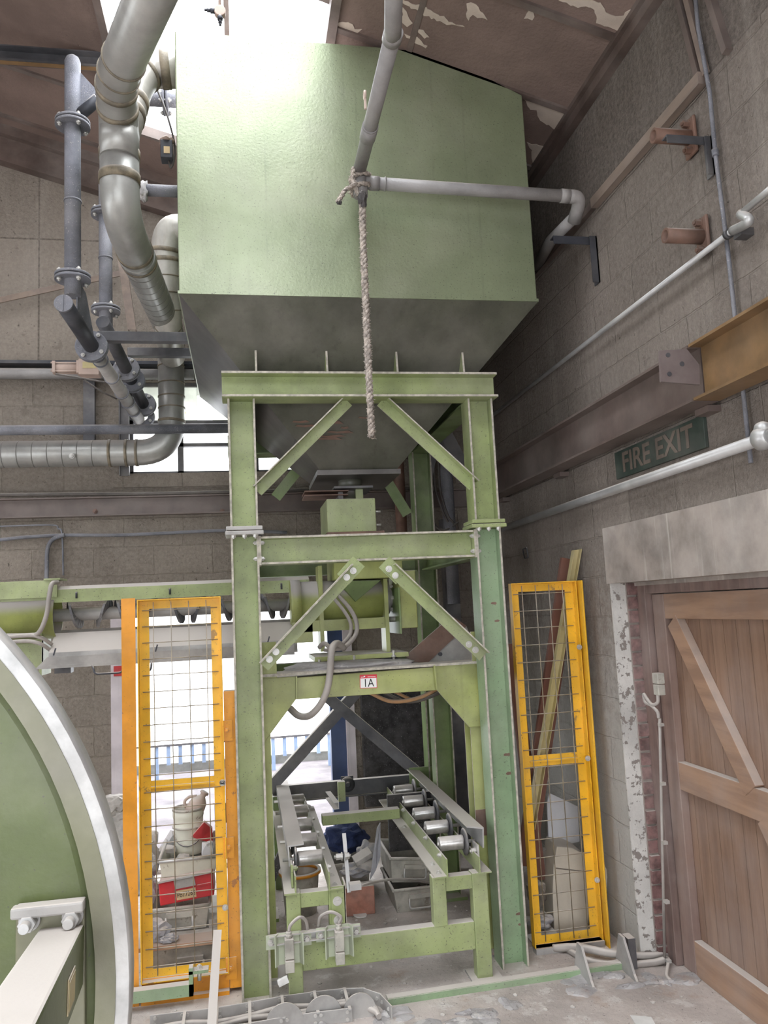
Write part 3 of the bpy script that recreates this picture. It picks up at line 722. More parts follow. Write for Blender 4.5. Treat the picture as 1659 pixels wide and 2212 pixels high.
# scraped patch on the front of the cone
for (px,py,l,s_) in ((650,912,.10,0),(720,913,.12,.02),(792,903,.10,.01),(660,921,.12,0),(735,934,.16,.01),(712,943,.20,0),(700,948,.22,.015),(745,925,.05,.0)):
    d = ray(px,py); # point on the front slope
    n = (V(1,0,0)).cross(V(0,OY0-HY0,OZ_-HZ0)).normalized(); q = V(.5,HY0,HZ0-.012)
    tt = (q-V(0,0,CAMH)).dot(n)/d.dot(n); P0 = V(0,0,CAMH)+d*tt
    sl = V(0,OY0-HY0,OZ_-HZ0).normalized()
    MB().prism([P0-V(l/2,0,0),P0+V(0,0,0)+sl*.006,P0+V(l/2,0,0)+sl*s_*.5,P0+V(l*.3,0,0)-sl*.012,P0+V(-.1*l,0,0)-sl*.005,P0+V(-l*.4,0,0)-sl*.010],n*.0015).build('scraped_patch','rusty',h)

# ---- slide valve and feed box below the outlet
v = thing('slide_valve','round valve spigot with slide plates under the hopper outlet','valve',(.72,4.9,2.6))
vc = U(758,1035,Y=4.85)
MB().cyl((vc.x,4.9,2.735),(vc.x,4.9,2.64),.075,28).build('spigot','cone',v)
MB().box((vc.x-.12,4.74,2.635),(vc.x+.12,5.05,2.648)).build('valve_flange','darksteel',v)
MB().box((vc.x-.30,4.76,2.62),(vc.x-.03,5.0,2.627)).box((vc.x-.30,4.78,2.598),(vc.x-.03,5.0,2.605)).build('slide_plate','rusty',v)
MB().box((vc.x-.09,4.80,2.54),(vc.x-.06,5.0,2.62)).build('guide_bar','darksteel',v)
MB().cyl((vc.x-.02,4.9,2.64),(vc.x-.02,4.9,2.50),.055,24).build('drop_pipe','cone',v)
MB().box((vc.x+.02,4.80,2.52),(vc.x+.065,4.99,2.64)).build('side_plate','green',v)
f = thing('feed_box','green square feed box with dusty base flange on the middle beam','box',(.68,4.9,2.37))
a, c = U(705,1075,Y=4.55), U(814,1150,Y=4.55)
bx0, bx1 = a.x, c.x
MB().box((bx0,4.55,2.345),(bx1,4.95,U(705,1078,Y=4.55).z)).build('box_body','green',f,bev=.006)
MB().box((bx0-.005,4.52,2.325),(bx1+.04,5.0,2.345)).build('base_flange','rusty',f)
for z in (2.39,2.47): MB().cyl((bx1,4.62,z),(bx1+.04,4.62,z),.007,10).build('stud','bolt',f)
MB().box((bx0-.05,4.5,2.305),(bx1+.10,5.2,2.325)).build('support_plate','green',f)

# ================================================================== portal frame with the 1A card
PY = 4.385
pf = thing('portal_frame','low green portal frame with corner haunches inside the tall frame','steel frame',(.68,4.9,0))
def poly(pts, Y, th): return [U(px,py,Y=Y) for px, py in pts]
b = MB(); b.prism(poly([(560,1470),(1030,1434),(1034,1484),(945,1491),(640,1511),(562,1520)],PY+.012,.02),(0,.10,0)); b.build('cross_beam','green_yel',pf,bev=.003)
b = MB(); b.prism(poly([(557,1458),(1036,1428),(1036,1433),(557,1464)],PY-.02,.14),(0,.17,0)); b.build('beam_cap','green_yel',pf)
for nm, pts in (('left',[(558,1466),(640,1461),(640,1510),(569,1606),(558,1606)]),('right',[(937,1437),(1036,1431),(1041,1569),(1014,1571),(943,1490)])):
    b = MB(); b.prism(poly(pts,PY,.02),(0,.012,0)); b.build('haunch_plate','green_yel',pf,bev=.003)
for a_, c_ in (((640,1461),(640,1510)),((937,1437),(943,1490)),((1036,1431),(1041,1569))):
    p, q = U(*a_,Y=PY-.012), U(*c_,Y=PY-.012); MB().bar(p,q,.03,.008,up=V(1,0,0)).build('haunch_rib','green_yel',pf)
lgx = U(1030,1575,Y=PY+.02).x+.012
for x, m_ in ((lgx,'green_yel'),(.07,'green_yel')):
    MB().ibeam((x,PY+.08,0),(x,PY+.08,1.44),.13,.10,.009,.007,up=V(0,1,0)).build('leg',m_,pf)
    MB().ibeam((x,5.30,0),(x,5.30,1.50),.13,.11,.009,.007,up=V(1,0,0)).build('rear_leg','green_deep',pf)
    MB().box((x-.09,PY-.02,0),(x+.09,PY+.18,.02)).build('foot_plate','grey',pf)
    MB().box((x-.09,5.2,0),(x+.09,5.4,.02)).build('foot_plate','green_deep',pf)
MB().box((lgx-.05,PY+.012,.62),(lgx+.052,PY+.014,.76)).build('primer_patch','rusty',pf)
MB().ibeam((.07,5.30,1.5),(lgx,5.30,1.5),.13,.10).build('rear_beam','green_deep',pf)
for x in (.07,lgx): MB().ibeam((x,PY+.1,1.5),(x,5.3,1.5),.12,.09).build('side_beam','green_deep',pf)
MB().box((.15,PY+.12,1.505),(.42,5.2,1.52)).box((.95,PY+.12,1.505),(1.2,5.2,1.52)).build('deck_plate','darksteel',pf)
p = U(1005,1380,Y=PY+.1)
MB().box((U(1017,1370,Y=PY-.0).x,PY,1.565),(U(1050,1370,Y=PY).x,PY+.012,U(1030,1364,Y=PY).z)).build('upstand_plate','green_yel',pf)
p0, p1 = U(562,1388,Y=PY), U(598,1456,Y=PY)
MB().box((.06,PY,1.55),(p1.x,PY+.012,p0.z)).build('upstand_plate','green_yel',pf)
# card 1A
cd = thing('number_card','small white card with a red band, marked 1A, on the portal beam','card',U(796,1485,Y=PY+.008))
cx, cz = U(796,1472,Y=PY+.008).x, U(796,1472,Y=PY+.008).z
tilt = .035
def flat(name, x0, z0, x1, z1, y, mat, parent, th=.0012, rot=-.02):
    b = MB(); pts = []
    for x, z in ((x0,z0),(x1,z0),(x1,z1),(x0,z1)):
        dx, dz = x-cx, z-cz; pts.append((cx+dx*math.cos(rot)-dz*math.sin(rot), y, cz+dx*math.sin(rot)+dz*math.cos(rot)))
    b.prism(pts,(0,th,0)); return b.build(name, mat, parent)
flat('card_edge',cx-.048,cz-.037,cx+.048,cz+.037,PY+.010,'stickred',cd)
flat('card_face',cx-.045,cz-.034,cx+.045,cz+.018,PY+.0092,'paper',cd)
flat('star_mark',cx-.026,cz+.024,cx-.018,cz+.031,PY+.0088,'paper',cd)
flat('printed_line',cx-.042,cz+.023,cx-.022,cz+.026,PY+.0088,'paper',cd)
flat('printed_line',cx-.004,cz+.023,cx+.04,cz+.026,PY+.0088,'paper',cd)
def text(name, s, loc, size, mat, parent, rot=(math.pi/2,0,0), ext=.0008, sx=1.0, bold=0.):
    cu = bpy.data.curves.new(name,'FONT'); cu.body = s; cu.size = size; cu.extrude = ext; cu.align_x = 'CENTER'; cu.align_y = 'CENTER'; cu.offset = bold
    ob = bpy.data.objects.new(name,cu); COL.objects.link(ob)
    bpy.context.view_layer.update()
    me = bpy.data.meshes.new_from_object(ob.evaluated_get(bpy.context.evaluated_depsgraph_get()))
    bpy.data.objects.remove(ob)
    me.materials.clear(); me.materials.append(M[mat])
    o = bpy.data.objects.new(name,me); COL.objects.link(o); WL[o.name] = Vector(loc)
    o.rotation_euler = rot; o.scale = (sx,1,1)
    o.location = Vector(loc)-(WL[parent.name] if parent else V(0,0,0)); o.parent = parent
    return o
text('lettering','1A',(cx,PY+.0085,cz-.010),.062,'ink',cd,sx=.85)

# heap of dust on the portal beam
b = MB(); b.blob((.58,PY+.20,1.575),(.38,.16,.035),3,4,.3)
o = b.build('dust_heap','dustpile',smooth=True); tag(o,'long heap of grey dust lying on the portal beam','dust',kind='stuff')

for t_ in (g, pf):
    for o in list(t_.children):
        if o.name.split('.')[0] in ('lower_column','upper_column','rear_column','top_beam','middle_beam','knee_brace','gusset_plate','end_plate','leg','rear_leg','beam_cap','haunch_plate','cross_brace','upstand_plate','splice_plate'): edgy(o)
# ================================================================== screw conveyor along the back of the frame
AY, AZ = 5.0, 1.945
sc_ = thing('screw_conveyor','long paddle screw conveyor with dusty open trough, running left behind the frame','conveyor',(-.5,AY,1.7))
xL, xR = U(118,1332,Y=AY).x, U(655,1303,Y=AY).x
MB().cyl((xL-.35,AY,AZ),(xR+.1,AY,AZ),.038,20).build('shaft','grey',sc_)
def paddle(x, hand, a0=-10, a1=190, pitch=.085):
    """ribbon flight segment bolted round the shaft"""
    b = MB(); n = 12; rings = []
    for k in range(n+1):
        f = k/n; a = math.radians(a0+(a1-a0)*f); ro = .098*(1-.35*(abs(f-.5)*2)**4)
        xx = x+hand*pitch*(f-.5); o_ = V(0,-math.sin(a),math.cos(a))
        c = V(xx,AY,AZ)
        rings.append([b.bm.verts.new(c+o_*r_+V(s_,0,0)) for r_, s_ in ((.036,-.007),(ro,-.007),(ro,.007),(.036,.007))])
    for A, B in zip(rings, rings[1:]):
        for q in range(4): b.bm.faces.new((A[q],A[(q+1)%4],B[(q+1)%4],B[q]))
    b.bm.faces.new(rings[0]); b.bm.faces.new(rings[-1][::-1])
    return b.build('paddle','darksteel',sc_)
for px, hd in ((158,1),(222,-1),(262,1),(322,-1),(380,1),(428,-1),(484,1),(578,1),(622,-1)):
    paddle(U(px,1320,Y=AY-.05).x, hd)
# left casing tube and its cradle
tx = U(125,1330,Y=AY).x
b = MB(); n = 36; r0, r1 = .135, .128
R = []
for rr, x in ((r1,tx),(r0,tx),(r0,tx-1.6),(r1,tx-1.6)):
    R.append([b.bm.verts.new((x,AY+math.cos(2*math.pi*k/n)*rr,AZ+math.sin(2*math.pi*k/n)*rr)) for k in range(n)])
for i in range(4):
    A, B = R[i], R[(i+1)%4]
    for k in range(n):
        fc = b.bm.faces.new((A[k],A[(k+1)%n],B[(k+1)%n],B[k])); fc.smooth = True
b.build('casing_tube','barrel',sc_)
MB().box((tx-1.6,AY-.12,AZ-.30),(tx-.06,AY-.09,AZ-.13)).box((tx-.075,AY-.125,AZ-.34),(tx-.06,AY+.1,AZ-.1)).build('casing_cradle','green',sc_)
MB().box((tx-1.6,AY-.115,AZ+.105),(tx+.02,AY-.102,AZ+.205)).box((tx-.05,AY-.13,AZ+.205),(tx+.04,AY+.06,AZ+.215)).build('casing_web','green',sc_)
# trough: bent sheet, sloping lip then upright lip
x0, x1 = U(108,1370,Y=AY-.15).x, U(640,1345,Y=AY-.15).x
b = MB()
prof = [(AY-.02,AZ-.115),(AY-.17,AZ-.215),(AY-.19,AZ-.285),(AY-.197,AZ-.285),(AY-.178,AZ-.212),(AY-.028,AZ-.105)]
b.prism([(x0,y,z) for y, z in prof],(x1-x0,0,0)); b.build('trough_plate','grey',sc_)
b = MB(); xa, xb = U(75,1425,Y=AY-.19).x, U(636,1395,Y=AY-.19).x
b.prism([(xa,AY-.195,AZ-.30),(xb,AY-.195,AZ-.30),(xb,AY-.20,AZ-.235),(xa+.07,AY-.20,AZ-.235)],(0,.006,0)); b.build('trough_lip','grey',sc_)
MB().box((x0,AY+.12,AZ-.12),(x1,AY+.13,AZ-.10)).box((x0,AY-.03,AZ-.108),(x1,AY+.125,AZ-.102)).build('trough_floor','grey',sc_) if False else None
MB().box((x0,AY+.115,AZ-.13),(x1+.1,AY+.13,AZ-.09)).build('back_rail','grey',sc_)
for px in (233,): # wire handles beneath the trough
    pc = U(px,1424,Y=AY-.19)
    MB().tube(filletpath([(pc.x-.085,AY-.19,AZ-.29),(pc.x-.07,AY-.20,AZ-.345),(pc.x+.08,AY-.20,AZ-.345),(pc.x+.09,AY-.19,AZ-.29)],.02,4),.006,8).build('wire_handle','black',sc_)
pc = U(318,1424,Y=AY-.19)
MB().tube(filletpath([(pc.x-.03,AY-.2,AZ-.35),(pc.x+.02,AY-.2,AZ-.345),(pc.x+.025,AY-.19,AZ-.29)],.02,4),.006,8).build('wire_handle','black',sc_)
for px,py in ((118,1408),(338,1400),(580,1382)):
    p = U(px,py,Y=AY-.202); MB().bar(p+V(-.006,0,-.02),p+V(.006,0,.02),.004,.008,up=V(1,0,0)).build('slot','black',sc_)
# cover beam above the screw
xa = U(130,1290,Y=AY-.1).x; xb = U(668,1262,Y=AY-.1).x
b = MB(); z0, z1 = U(300,1294,Y=AY-.1).z, U(300,1266,Y=AY-.1).z
prof = [(AY-.10,z0),(AY-.10,z0+.075),(AY-.04,z1+.02),(AY+.06,z1+.02),(AY+.06,z1+.01),(AY-.035,z1+.01),(AY-.092,z0+.072),(AY-.092,z0)]
b.prism([(xa-1.2,y,z) for y, z in prof],(xb-xa+1.2,0,0)); b.build('cover_beam','green',sc_)
for px,py in ((165,1285),(367,1277),(608,1266)):
    p = U(px,py,Y=AY-.103); MB().cyl(p+V(0,0,-.02),p+V(0,0,.018),.006,8).build('stud','black',sc_)
# bracket and valve below the left casing
p = U(135,1435,Y=AY-.1)
MB().box((p.x-.04,AY-.12,p.z-.05),(p.x+.05,AY-.04,p.z+.03)).cyl((p.x-.03,AY-.16,p.z+.0),(p.x+.08,AY-.16,p.z-.0),.018,12).build('outlet_bracket','darksteel',sc_)

# ================================================================== end drive unit on the portal deck
du = thing('drive_unit','green cylindrical mixer head with chute and guard box on the portal deck','machine',(.6,4.8,1.52))
CY_ = 4.85; cz = U(735,1296,Y=CY_-.12).z
xa, xb = U(636,1296,Y=CY_-.1).x, U(832,1290,Y=CY_-.1).x
MB().cyl((xa,CY_,cz),(xb,CY_,cz),.122,44).build('barrel','barrel',du)
MB().cyl((xb,CY_,cz),(xb+.035,CY_,cz),.10,30).cyl((xb+.035,CY_,cz),(xb+.06,CY_,cz),.06,24).build('end_bearing','grey',du)
for k in range(6):
    a = k*math.pi/3; MB().bolt((xb+.035,CY_+math.cos(a)*.082,cz+math.sin(a)*.082),(1,0,0),.011,.02).build('bolt','bolt',du)
MB().cyl((xb+.02,CY_-.10,cz-.13),(xb+.15,CY_-.10,cz-.13),.017,14).build('tie_bar','roller',du)
MB().cyl((xb+.06,CY_,cz),(xb+.15,CY_,cz),.03,16).build('stub_shaft','rusty',du)
MB().cyl((xa-.02,CY_,cz),(xa+.04,CY_,cz),.135,40).build('end_flange','barrel',du)
MB().box((xa-.02,CY_-.13,cz-.24),(xa+.10,CY_-.115,cz-.12)).build('end_skirt','green_yel',du)
MB().box((xa+.03,CY_-.13,U(735,1382,Y=4.7).z+.055),(xb,CY_-.115,cz-.115)).build('skirt_plate','green_yel',du)
for px in (695, 836):
    x = U(px,1330,Y=4.70).x; zb, zt = U(px,1408,Y=4.70).z, U(px,1222 if px < 700 else 1250,Y=4.70).z
    MB().box((x-.012,4.70,zb),(x+.012,4.86,zt)).build('support_plate','green_yel',du)
hx0, hx1 = U(722,1235,Y=4.60).x, U(870,1235,Y=4.60).x
MB().box((hx0,4.60,U(735,1252,Y=4.60).z),(hx1,5.0,2.30)).build('header_box','green_yel',du,bev=.004)
vx0, vx1, vm = U(740,1254,Y=4.66).x, U(805,1254,Y=4.66).x, U(767,1300,Y=4.66)
b = MB(); b.prism([(vx0-.03,4.66,U(740,1254,Y=4.66).z),(vx1+.05,4.66,U(805,1254,Y=4.66).z),(vm.x+.01,4.71,vm.z)],(0,.10,0)); b.build('chute','green_deep',du,bev=.003)
gx0, gx1 = U(863,1290,Y=4.62).x, U(900,1290,Y=4.62).x
b = MB(); zt, zb = U(880,1232,Y=4.62).z, U(880,1357,Y=4.62).z
b.box((gx0,4.62,zb),(gx1,4.95,zt)); b.build('guard_box','green_yel',du,bev=.006)
MB().box((gx0-.01,4.60,zb-.03),(gx0+.0,4.98,zt-.10)).build('guard_back_plate','green_deep',du)
bz = U(760,1420,Y=4.62).z
MB().box((U(680,1420,Y=4.60).x,4.60,bz-.012),(U(882,1400,Y=4.60).x,5.05,bz+.014)).build('base_plate','green_yel',du)
MB().box((U(700,1420,Y=4.64).x,4.64,bz-.075),(U(860,1400,Y=4.64).x,5.0,bz-.02)).build('base_frame','black',du)
for px, py in ((765,1423),(690,1432),(850,1412)):
    p = U(px,py,Y=4.60); MB().cyl(p+V(0,0,-.05),p+V(0,0,.02),.008,10).cyl(p+V(0,0,-.02),p+V(0,0,-.008),.015,6).build('hold_down_bolt','bolt',du)
# chute plate of brown steel leaning behind the brace
ch = thing('skip_chute','rust-brown steel plate with grey dusty backing leaning on the portal beam','chute',U(960,1430,Y=4.6))
b = MB(); b.prism([U(875,1418,Y=4.65),U(893,1431,Y=4.65),U(925,1431,Y=4.65),U(1008,1352,Y=4.65),U(982,1334,Y=4.65),U(965,1340,Y=4.65)],(0,.02,0)); b.build('plate','rusty',ch)
b = MB(); b.prism([U(925,1431,Y=4.66),U(1030,1424,Y=4.66),U(1008,1352,Y=4.66)],(0,.02,0)); b.build('backing_plate','grey',ch)
p = U(951,1413,Y=4.645); MB().cyl(p,p+V(0,-.006,0),.012,14).build('bolt_hole','black',ch)
# a sagging wire lying over the base and hoses
def hose(name, label, pts, r, mat, seg=8, cat='hose', group=None):
    o = MB().tube(smoothpath(pts,seg),r,10).build(name,mat,smooth=False); return tag(o,label,cat,group)
hose('air_hose','pair of grey hoses, outer one, curving from the barrel down over the portal beam',
     [U(733,1288,Y=4.70),U(758,1318,Y=4.62),U(770,1345,Y=4.58),U(768,1372,Y=4.56),U(745,1397,Y=4.5),U(722,1402,Y=4.45),U(712,1398,Y=4.42),U(700,1390,Y=4.45),U(690,1398,Y=4.5)],.013,'cable')
hose('air_hose','inner grey hose bending from the barrel to the base plate',
     [U(722,1293,Y=4.70),U(742,1318,Y=4.64),U(757,1345,Y=4.60),U(756,1370,Y=4.58),U(740,1390,Y=4.54),U(722,1404,Y=4.52),U(700,1404,Y=4.54)],.011,'cable')
hose('drain_hose','wide flat grey-tan hose hooped over the portal beam and sagging below it',
     [U(742,1400,Y=4.50),U(730,1390,Y=4.42),U(719,1396,Y=4.36),U(715,1420,Y=4.33),U(712,1460,Y=4.33),U(705,1495,Y=4.34),U(690,1525,Y=4.36),U(668,1546,Y=4.40),U(645,1546,Y=4.45),U(626,1530,Y=4.50)],.019,'cable')
for i, (a_, yy, m_, nm) in enumerate((((796,846,905,955),1499,'cableorange','ochre'),((830,880,930,975),1500,'cabledark','black'),((850,900,940,985),1497,'cableorange','brown'))):
    hose('slung_cable','%s cable slung under the right half of the portal beam'%nm,
         [U(a_[0],yy-4,Y=4.60+i*.05),U(a_[1],yy+16,Y=4.60+i*.05),U(a_[2],yy+8-i*3,Y=4.60+i*.05),U(a_[3],yy-18,Y=4.60+i*.05)],.010 if i else .012,m_,cat='cable')

# ================================================================== roller track inside the frame
rt = thing('roller_track','green roller track on four legs with two rows of five steel rollers','roller conveyor',(.67,4.9,0))
TY0, TY1 = 4.12, 5.86
TZ = .52
# front end frame
for x0, x1 in ((.165,.235),(1.115,1.195)):
    MB().box((x0,TY0,0.0),(x1,TY0+.07,TZ)).build('front_leg','green',rt,bev=.004)
for x0, x1 in ((.375,.445),(.905,.975)):
    MB().box((x0,TY0,0.28 if x0 > .5 else .27),(x1,TY0+.07,TZ)).build('post','green',rt,bev=.004)
for x0, x1 in ((.16,.24),(1.11,1.19)):
    MB().box((x0,TY1-.08,0.0),(x1,TY1-.01,TZ+.1)).build('rear_leg','green_deep',rt,bev=.004)
MB().box((.235,TY0+.005,.15),(1.115,TY0+.065,.285)).build('lower_beam','green',rt,bev=.004)
MB().box((.235,TY0+.005,.445),(.375,TY0+.065,.515)).build('short_beam','green',rt,bev=.003)
MB().box((.975,TY0+.005,.445),(1.115,TY0+.065,.515)).build('short_beam','green',rt,bev=.003)
MB().box((.13,TY0-.03,0),(.27,TY0+.10,.012)).build('foot_plate','grey',rt)
MB().box((1.08,TY0-.04,0),(1.24,TY0+.12,.012)).build('foot_plate','grey',rt)
MB().ibeam((.16,TY1-.03,.625),(1.19,TY1-.03,.625),.115,.05,.008,.007).build('rear_beam','darksteel',rt)
ct = U(700,1775,Y=5.1)
MB().box((.44,5.08,.575),(.93,5.15,.635)).build('cross_tube','green',rt,bev=.004)
# inner angles (upright leg beside the rollers, flat leg towards the middle) and outer angles
MB().prism([(.985,TY0-.02,TZ),(.985,TY0-.02,TZ+.09),(.978,TY0-.02,TZ+.09),(.978,TY0-.02,TZ+.007),(.915,TY0-.02,TZ+.007),(.915,TY0-.02,TZ)],(0,TY1-TY0-.02,0)).build('inner_angle','green',rt)
MB().prism([(.375,TY0-.02,TZ),(.375,TY0-.02,TZ+.09),(.382,TY0-.02,TZ+.09),(.382,TY0-.02,TZ+.007),(.445,TY0-.02,TZ+.007),(.445,TY0-.02,TZ)],(0,TY1-TY0-.02,0)).build('inner_angle','green',rt)
MB().prism([(1.15,TY0-.02,TZ),(1.15,TY0-.02,TZ+.085),(1.157,TY0-.02,TZ+.085),(1.157,TY0-.02,TZ+.007),(1.215,TY0-.02,TZ+.007),(1.215,TY0-.02,TZ)],(0,TY1-TY0-.02,0)).build('outer_angle','green',rt)
MB().prism([(.215,TY0-.02,TZ),(.215,TY0-.02,TZ+.085),(.208,TY0-.02,TZ+.085),(.208,TY0-.02,TZ+.007),(.155,TY0-.02,TZ+.007),(.155,TY0-.02,TZ)],(0,TY1-TY0-.02,0)).build('outer_angle','green',rt)
# bent cover strips over the roller flanges
b = MB(); y0 = TY0+.05
b.prism([(1.195,y0,.625),(1.20,y0,.72),(1.115,y0,.735),(1.115,y0,.742),(1.207,y0,.727),(1.202,y0,.625)],(0,TY1+.02-y0,0)); b.build('cover_strip','galv',rt)
b = MB(); y0 = TY0+.16
b.prism([(.197,y0,.60),(.192,y0,.695),(.27,y0,.70),(.27,y0,.706),(.185,y0,.702),(.190,y0,.60)],(0,TY1+.02-y0,0)); b.build('cover_strip','galv',rt)
for i in range(5):
    y = 4.31+i*.325
    for side in (1, -1):
        if side == 1: a, c, fl = .992, 1.125, 1.135
        else: a, c, fl = .365, .238, .228
        r_ = MB().lathe((a,y,.625),[(.020,-.003*0),(.034,0),(.0365,.004),(.0365,abs(c-a)-.01),(.0365,abs(c-a))],d=(side,0,0),n=30).build('roller','roller',rt)
        MB().lathe((fl-side*.006,y,.625),[(.058,0),(.070,.004),(.070,.012),(.03,.016)],d=(side,0,0),n=32).build('roller_flange','darksteel',r_)
        MB().cyl((.375 if side < 0 else .985,y,.625),(1.20 if side > 0 else .16,y,.625),.009,10).build('axle','bolt',r_)
        MB().bolt((.386 if side < 0 else .974,y-.10,.60),(-side,0,0),.009,.012).build('bolt','bolt',rt)
for x in (.41, .95):
    for y in (4.16, 4.30, 5.05, 5.45): MB().bolt((x,y,TZ+.008),(0,0,1),.010,.008).build('bolt','bolt',rt)
for y in (4.19,):
    MB().box((1.165,y-.02,TZ+.01),(1.175,y+.08,TZ+.12)).bolt((1.165,y+.03,TZ+.08),(-1,0,0),.013,.02).build('adjuster','bolt',rt)
    MB().box((.195,y-.02,TZ+.01),(.205,y+.06,TZ+.12)).bolt((.205,y+.02,TZ+.09),(1,0,0),.012,.02).build('adjuster','green',rt)
# bolted side plate at the inner left post
MB().box((.385,TY0-.012,.34),(.455,TY0-.003,.535)).box((.450,TY0-.012,.34),(.458,TY0+.07,.55)).build('clamp_plate','green',rt)
for z in (.375,.465): MB().bolt((.415,TY0-.012,z),(0,-1,0),.015,.014).build('bolt','bolt',rt)
# upright stops at the back
p = U(750,1693,Y=TY1-.06)
MB().box((p.x-.045,TY1-.07,.66),(p.x+.045,TY1-.06,p.z+.055)).build('wheel_plate','black',rt,bev=.01)
MB().lathe((p.x,TY1-.07,p.z),[(.045,0),(.052,.005),(.052,.02),(.03,.024),(.014,.028),(.014,.032)],d=(0,-1,0)).build('guide_wheel','black',rt)
p = U(739,1722,Y=5.55)
MB().box((p.x-.024,5.55,.60),(p.x+.024,5.60,.73)).build('stop_tube','green',rt)
p = U(728,1738,Y=5.3); MB().channel((p.x,5.18,.665),(p.x-.02,5.5,.665),.045,.035,.004,side=1).build('stop_channel','galv',rt)
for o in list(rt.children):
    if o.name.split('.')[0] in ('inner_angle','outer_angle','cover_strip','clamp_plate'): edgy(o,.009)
# upright flat lever beside the left track
lv = thing('limit_lever','upright white flat lever clamped inside the left track','lever',(.50,4.35,.40))
a, c = U(743,1800,Y=4.36), U(754,1928,Y=4.24)
MB().bar(a,c,.006,.02,up=V(1,0,0)).build('lever_bar','galv',lv)
MB().box((c.x,4.2,c.z+.02),(c.x+.06,4.25,c.z+.05)).build('end_stub','galv',lv)
p = U(738,1850,Y=4.3); MB().bolt(p,(-1,0,0),.014,.03).bolt(p+V(.02,0,0),(1,0,0),.014,.02).build('clamp_bolt','bolt',lv)
hose('pull_wire','thin pale wire running right from the white lever past the metal trays',[U(780,1913,Y=4.24),U(810,1905,Y=4.4),U(850,1899,Y=4.6),U(890,1901,Y=4.8),U(935,1908,Y=5.0)],.007,'cable',cat='wire')
# sensor rail with two limit switches
sr = thing('sensor_rail','pale slotted rail fixed along the front of the roller track lower beam','rail',(.3,TY0-.03,.25))
a, c = U(582,2035,Y=TY0-.035), U(778,2012,Y=TY0-.035)
MB().channel((a.x,TY0-.002,a.z),(c.x,TY0-.002,c.z+.006),.042,.035,.004,side=-1).build('slotted_rail','galv',sr)
for i, px in enumerate((625, 733)):
    p = U(px, 2052 if i == 0 else 2035, Y=TY0-.05)
    s_ = thing('limit_switch', ('left-hand limit switch on the slotted rail, in front of the track leg','right-hand limit switch on the slotted rail, in front of the lower beam')[i],'switch',(p.x,p.y,p.z-.08),'limit switches on the roller track')
    b = MB(); z0, z1 = p.z-.075, p.z+.07
    b.prism([(p.x-.065,p.y,z0),(p.x-.05,p.y+.03,z0),(p.x+.05,p.y+.03,z0),(p.x+.065,p.y,z0),(p.x+.07,p.y,z0),(p.x+.054,p.y+.036,z0),(p.x-.054,p.y+.036,z0),(p.x-.07,p.y,z0)],(0,0,z1-z0)); b.build('mounting_plate','greendusty',s_)
    for sx in (-1,1):
        MB().box((p.x+sx*.06,p.y+.028,p.z+.0),(p.x+sx*.11,p.y+.034,p.z+.065)).build('ear','greendusty',s_)
        MB().bolt((p.x+sx*.088,p.y+.028,p.z+.033),(0,-1,0),.010,.02).build('bolt','bolt',s_)
    MB().box((p.x-.022,p.y-.025,p.z-.035),(p.x+.022,p.y+.028,p.z+.055)).box((p.x-.022,p.y-.03,p.z-.095),(p.x+.022,p.y+.02,p.z-.04)).cyl((p.x,p.y,p.z+.055),(p.x,p.y,p.z+.085),.014,14).cyl((p.x,p.y,p.z+.06),(p.x,p.y,p.z+.072),.018,6).build('switch_body','crate',s_,bev=.003)
    if i == 0: MB().obox((p.x-.035,p.y-.03,p.z-.125),(.05,.02,.028),d=V(1,0,.35)).cyl((p.x-.05,p.y-.045,p.z-.125),(p.x-.05,p.y-.02,p.z-.125),.012,12).build('roller_arm','white',s_)
    q = V(p.x,p.y,p.z+.085)
    MB().tube(smoothpath([q,q+V(.012,0,.03),q+V(.045*(1 if i==0 else -1)+.01,.01,.055),q+V(.085*(1 if i==0 else -1),.03,.03),q+V(.095*(1 if i==0 else -1),.05,-.02)],6),.008,10).build('cable_tail','cable',s_)
# ================================================================== ducts and pipes, upper left
def ringband(path_pt, d, r, w, mat, parent, name='joint_band'):
    return MB().ring(path_pt, d, r+.006, r-.004, w).build(name, mat, parent)
def along(pts, fr):
    """point and direction at a fraction of a polyline's length"""
    L = [(pts[i+1]-pts[i]).length for i in range(len(pts)-1)]; T = sum(L)*fr
    for i, l in enumerate(L):
        if T <= l or i == len(L)-1: return pts[i].lerp(pts[i+1], T/l), (pts[i+1]-pts[i]).normalized()
        T -= l
du1 = thing('extract_duct','thick galvanised duct snaking from the rooflight down and left along the back wall','duct',U(330,985,Y=6.2))
DR = .1
Pa = [U(385,-150,Y=2.75),U(283,90,Y=3.35),U(246,190,Y=3.95),U(257,265,Y=4.05),U(258,440,Y=4.06)]
upper = filletpath([Pa[0],U(248,175,Y=3.80),U(257,262,Y=4.05),U(258,330,Y=4.05)],[.16,.08],6)
MB().tube(upper,DR,30,cap=True).build('upper_branch','duct',du1)
MB().tube([U(257,262,Y=4.05),U(258,345,Y=4.05)],DR+.002,30).build('tee_body','duct',du1)
q0, q1 = U(258,330,Y=4.06), U(258,470,Y=4.07)
lower = filletpath([q0,U(259,470,Y=4.07),U(372,728,Y=6.16),V(-.52,6.2,3.97)],[.3,.25],8)
MB().tube(lower,DR,30).build('sloping_section','duct',du1)
s2 = filletpath([V(-.52,6.2,4.02),V(-.52,6.2,3.17),V(-2.8,6.2,3.17)],.26,10)
MB().tube(s2,.1,30).build('wall_section','duct',du1)
for pts, fr, w in ((upper,.60,.012),(upper,.68,.008),(upper,.75,.03),(upper,.84,.03),(lower,.006,.05),(lower,.06,.05)):
    p, d = along(pts,fr); ringband(p,d,DR,w,'seal',du1)
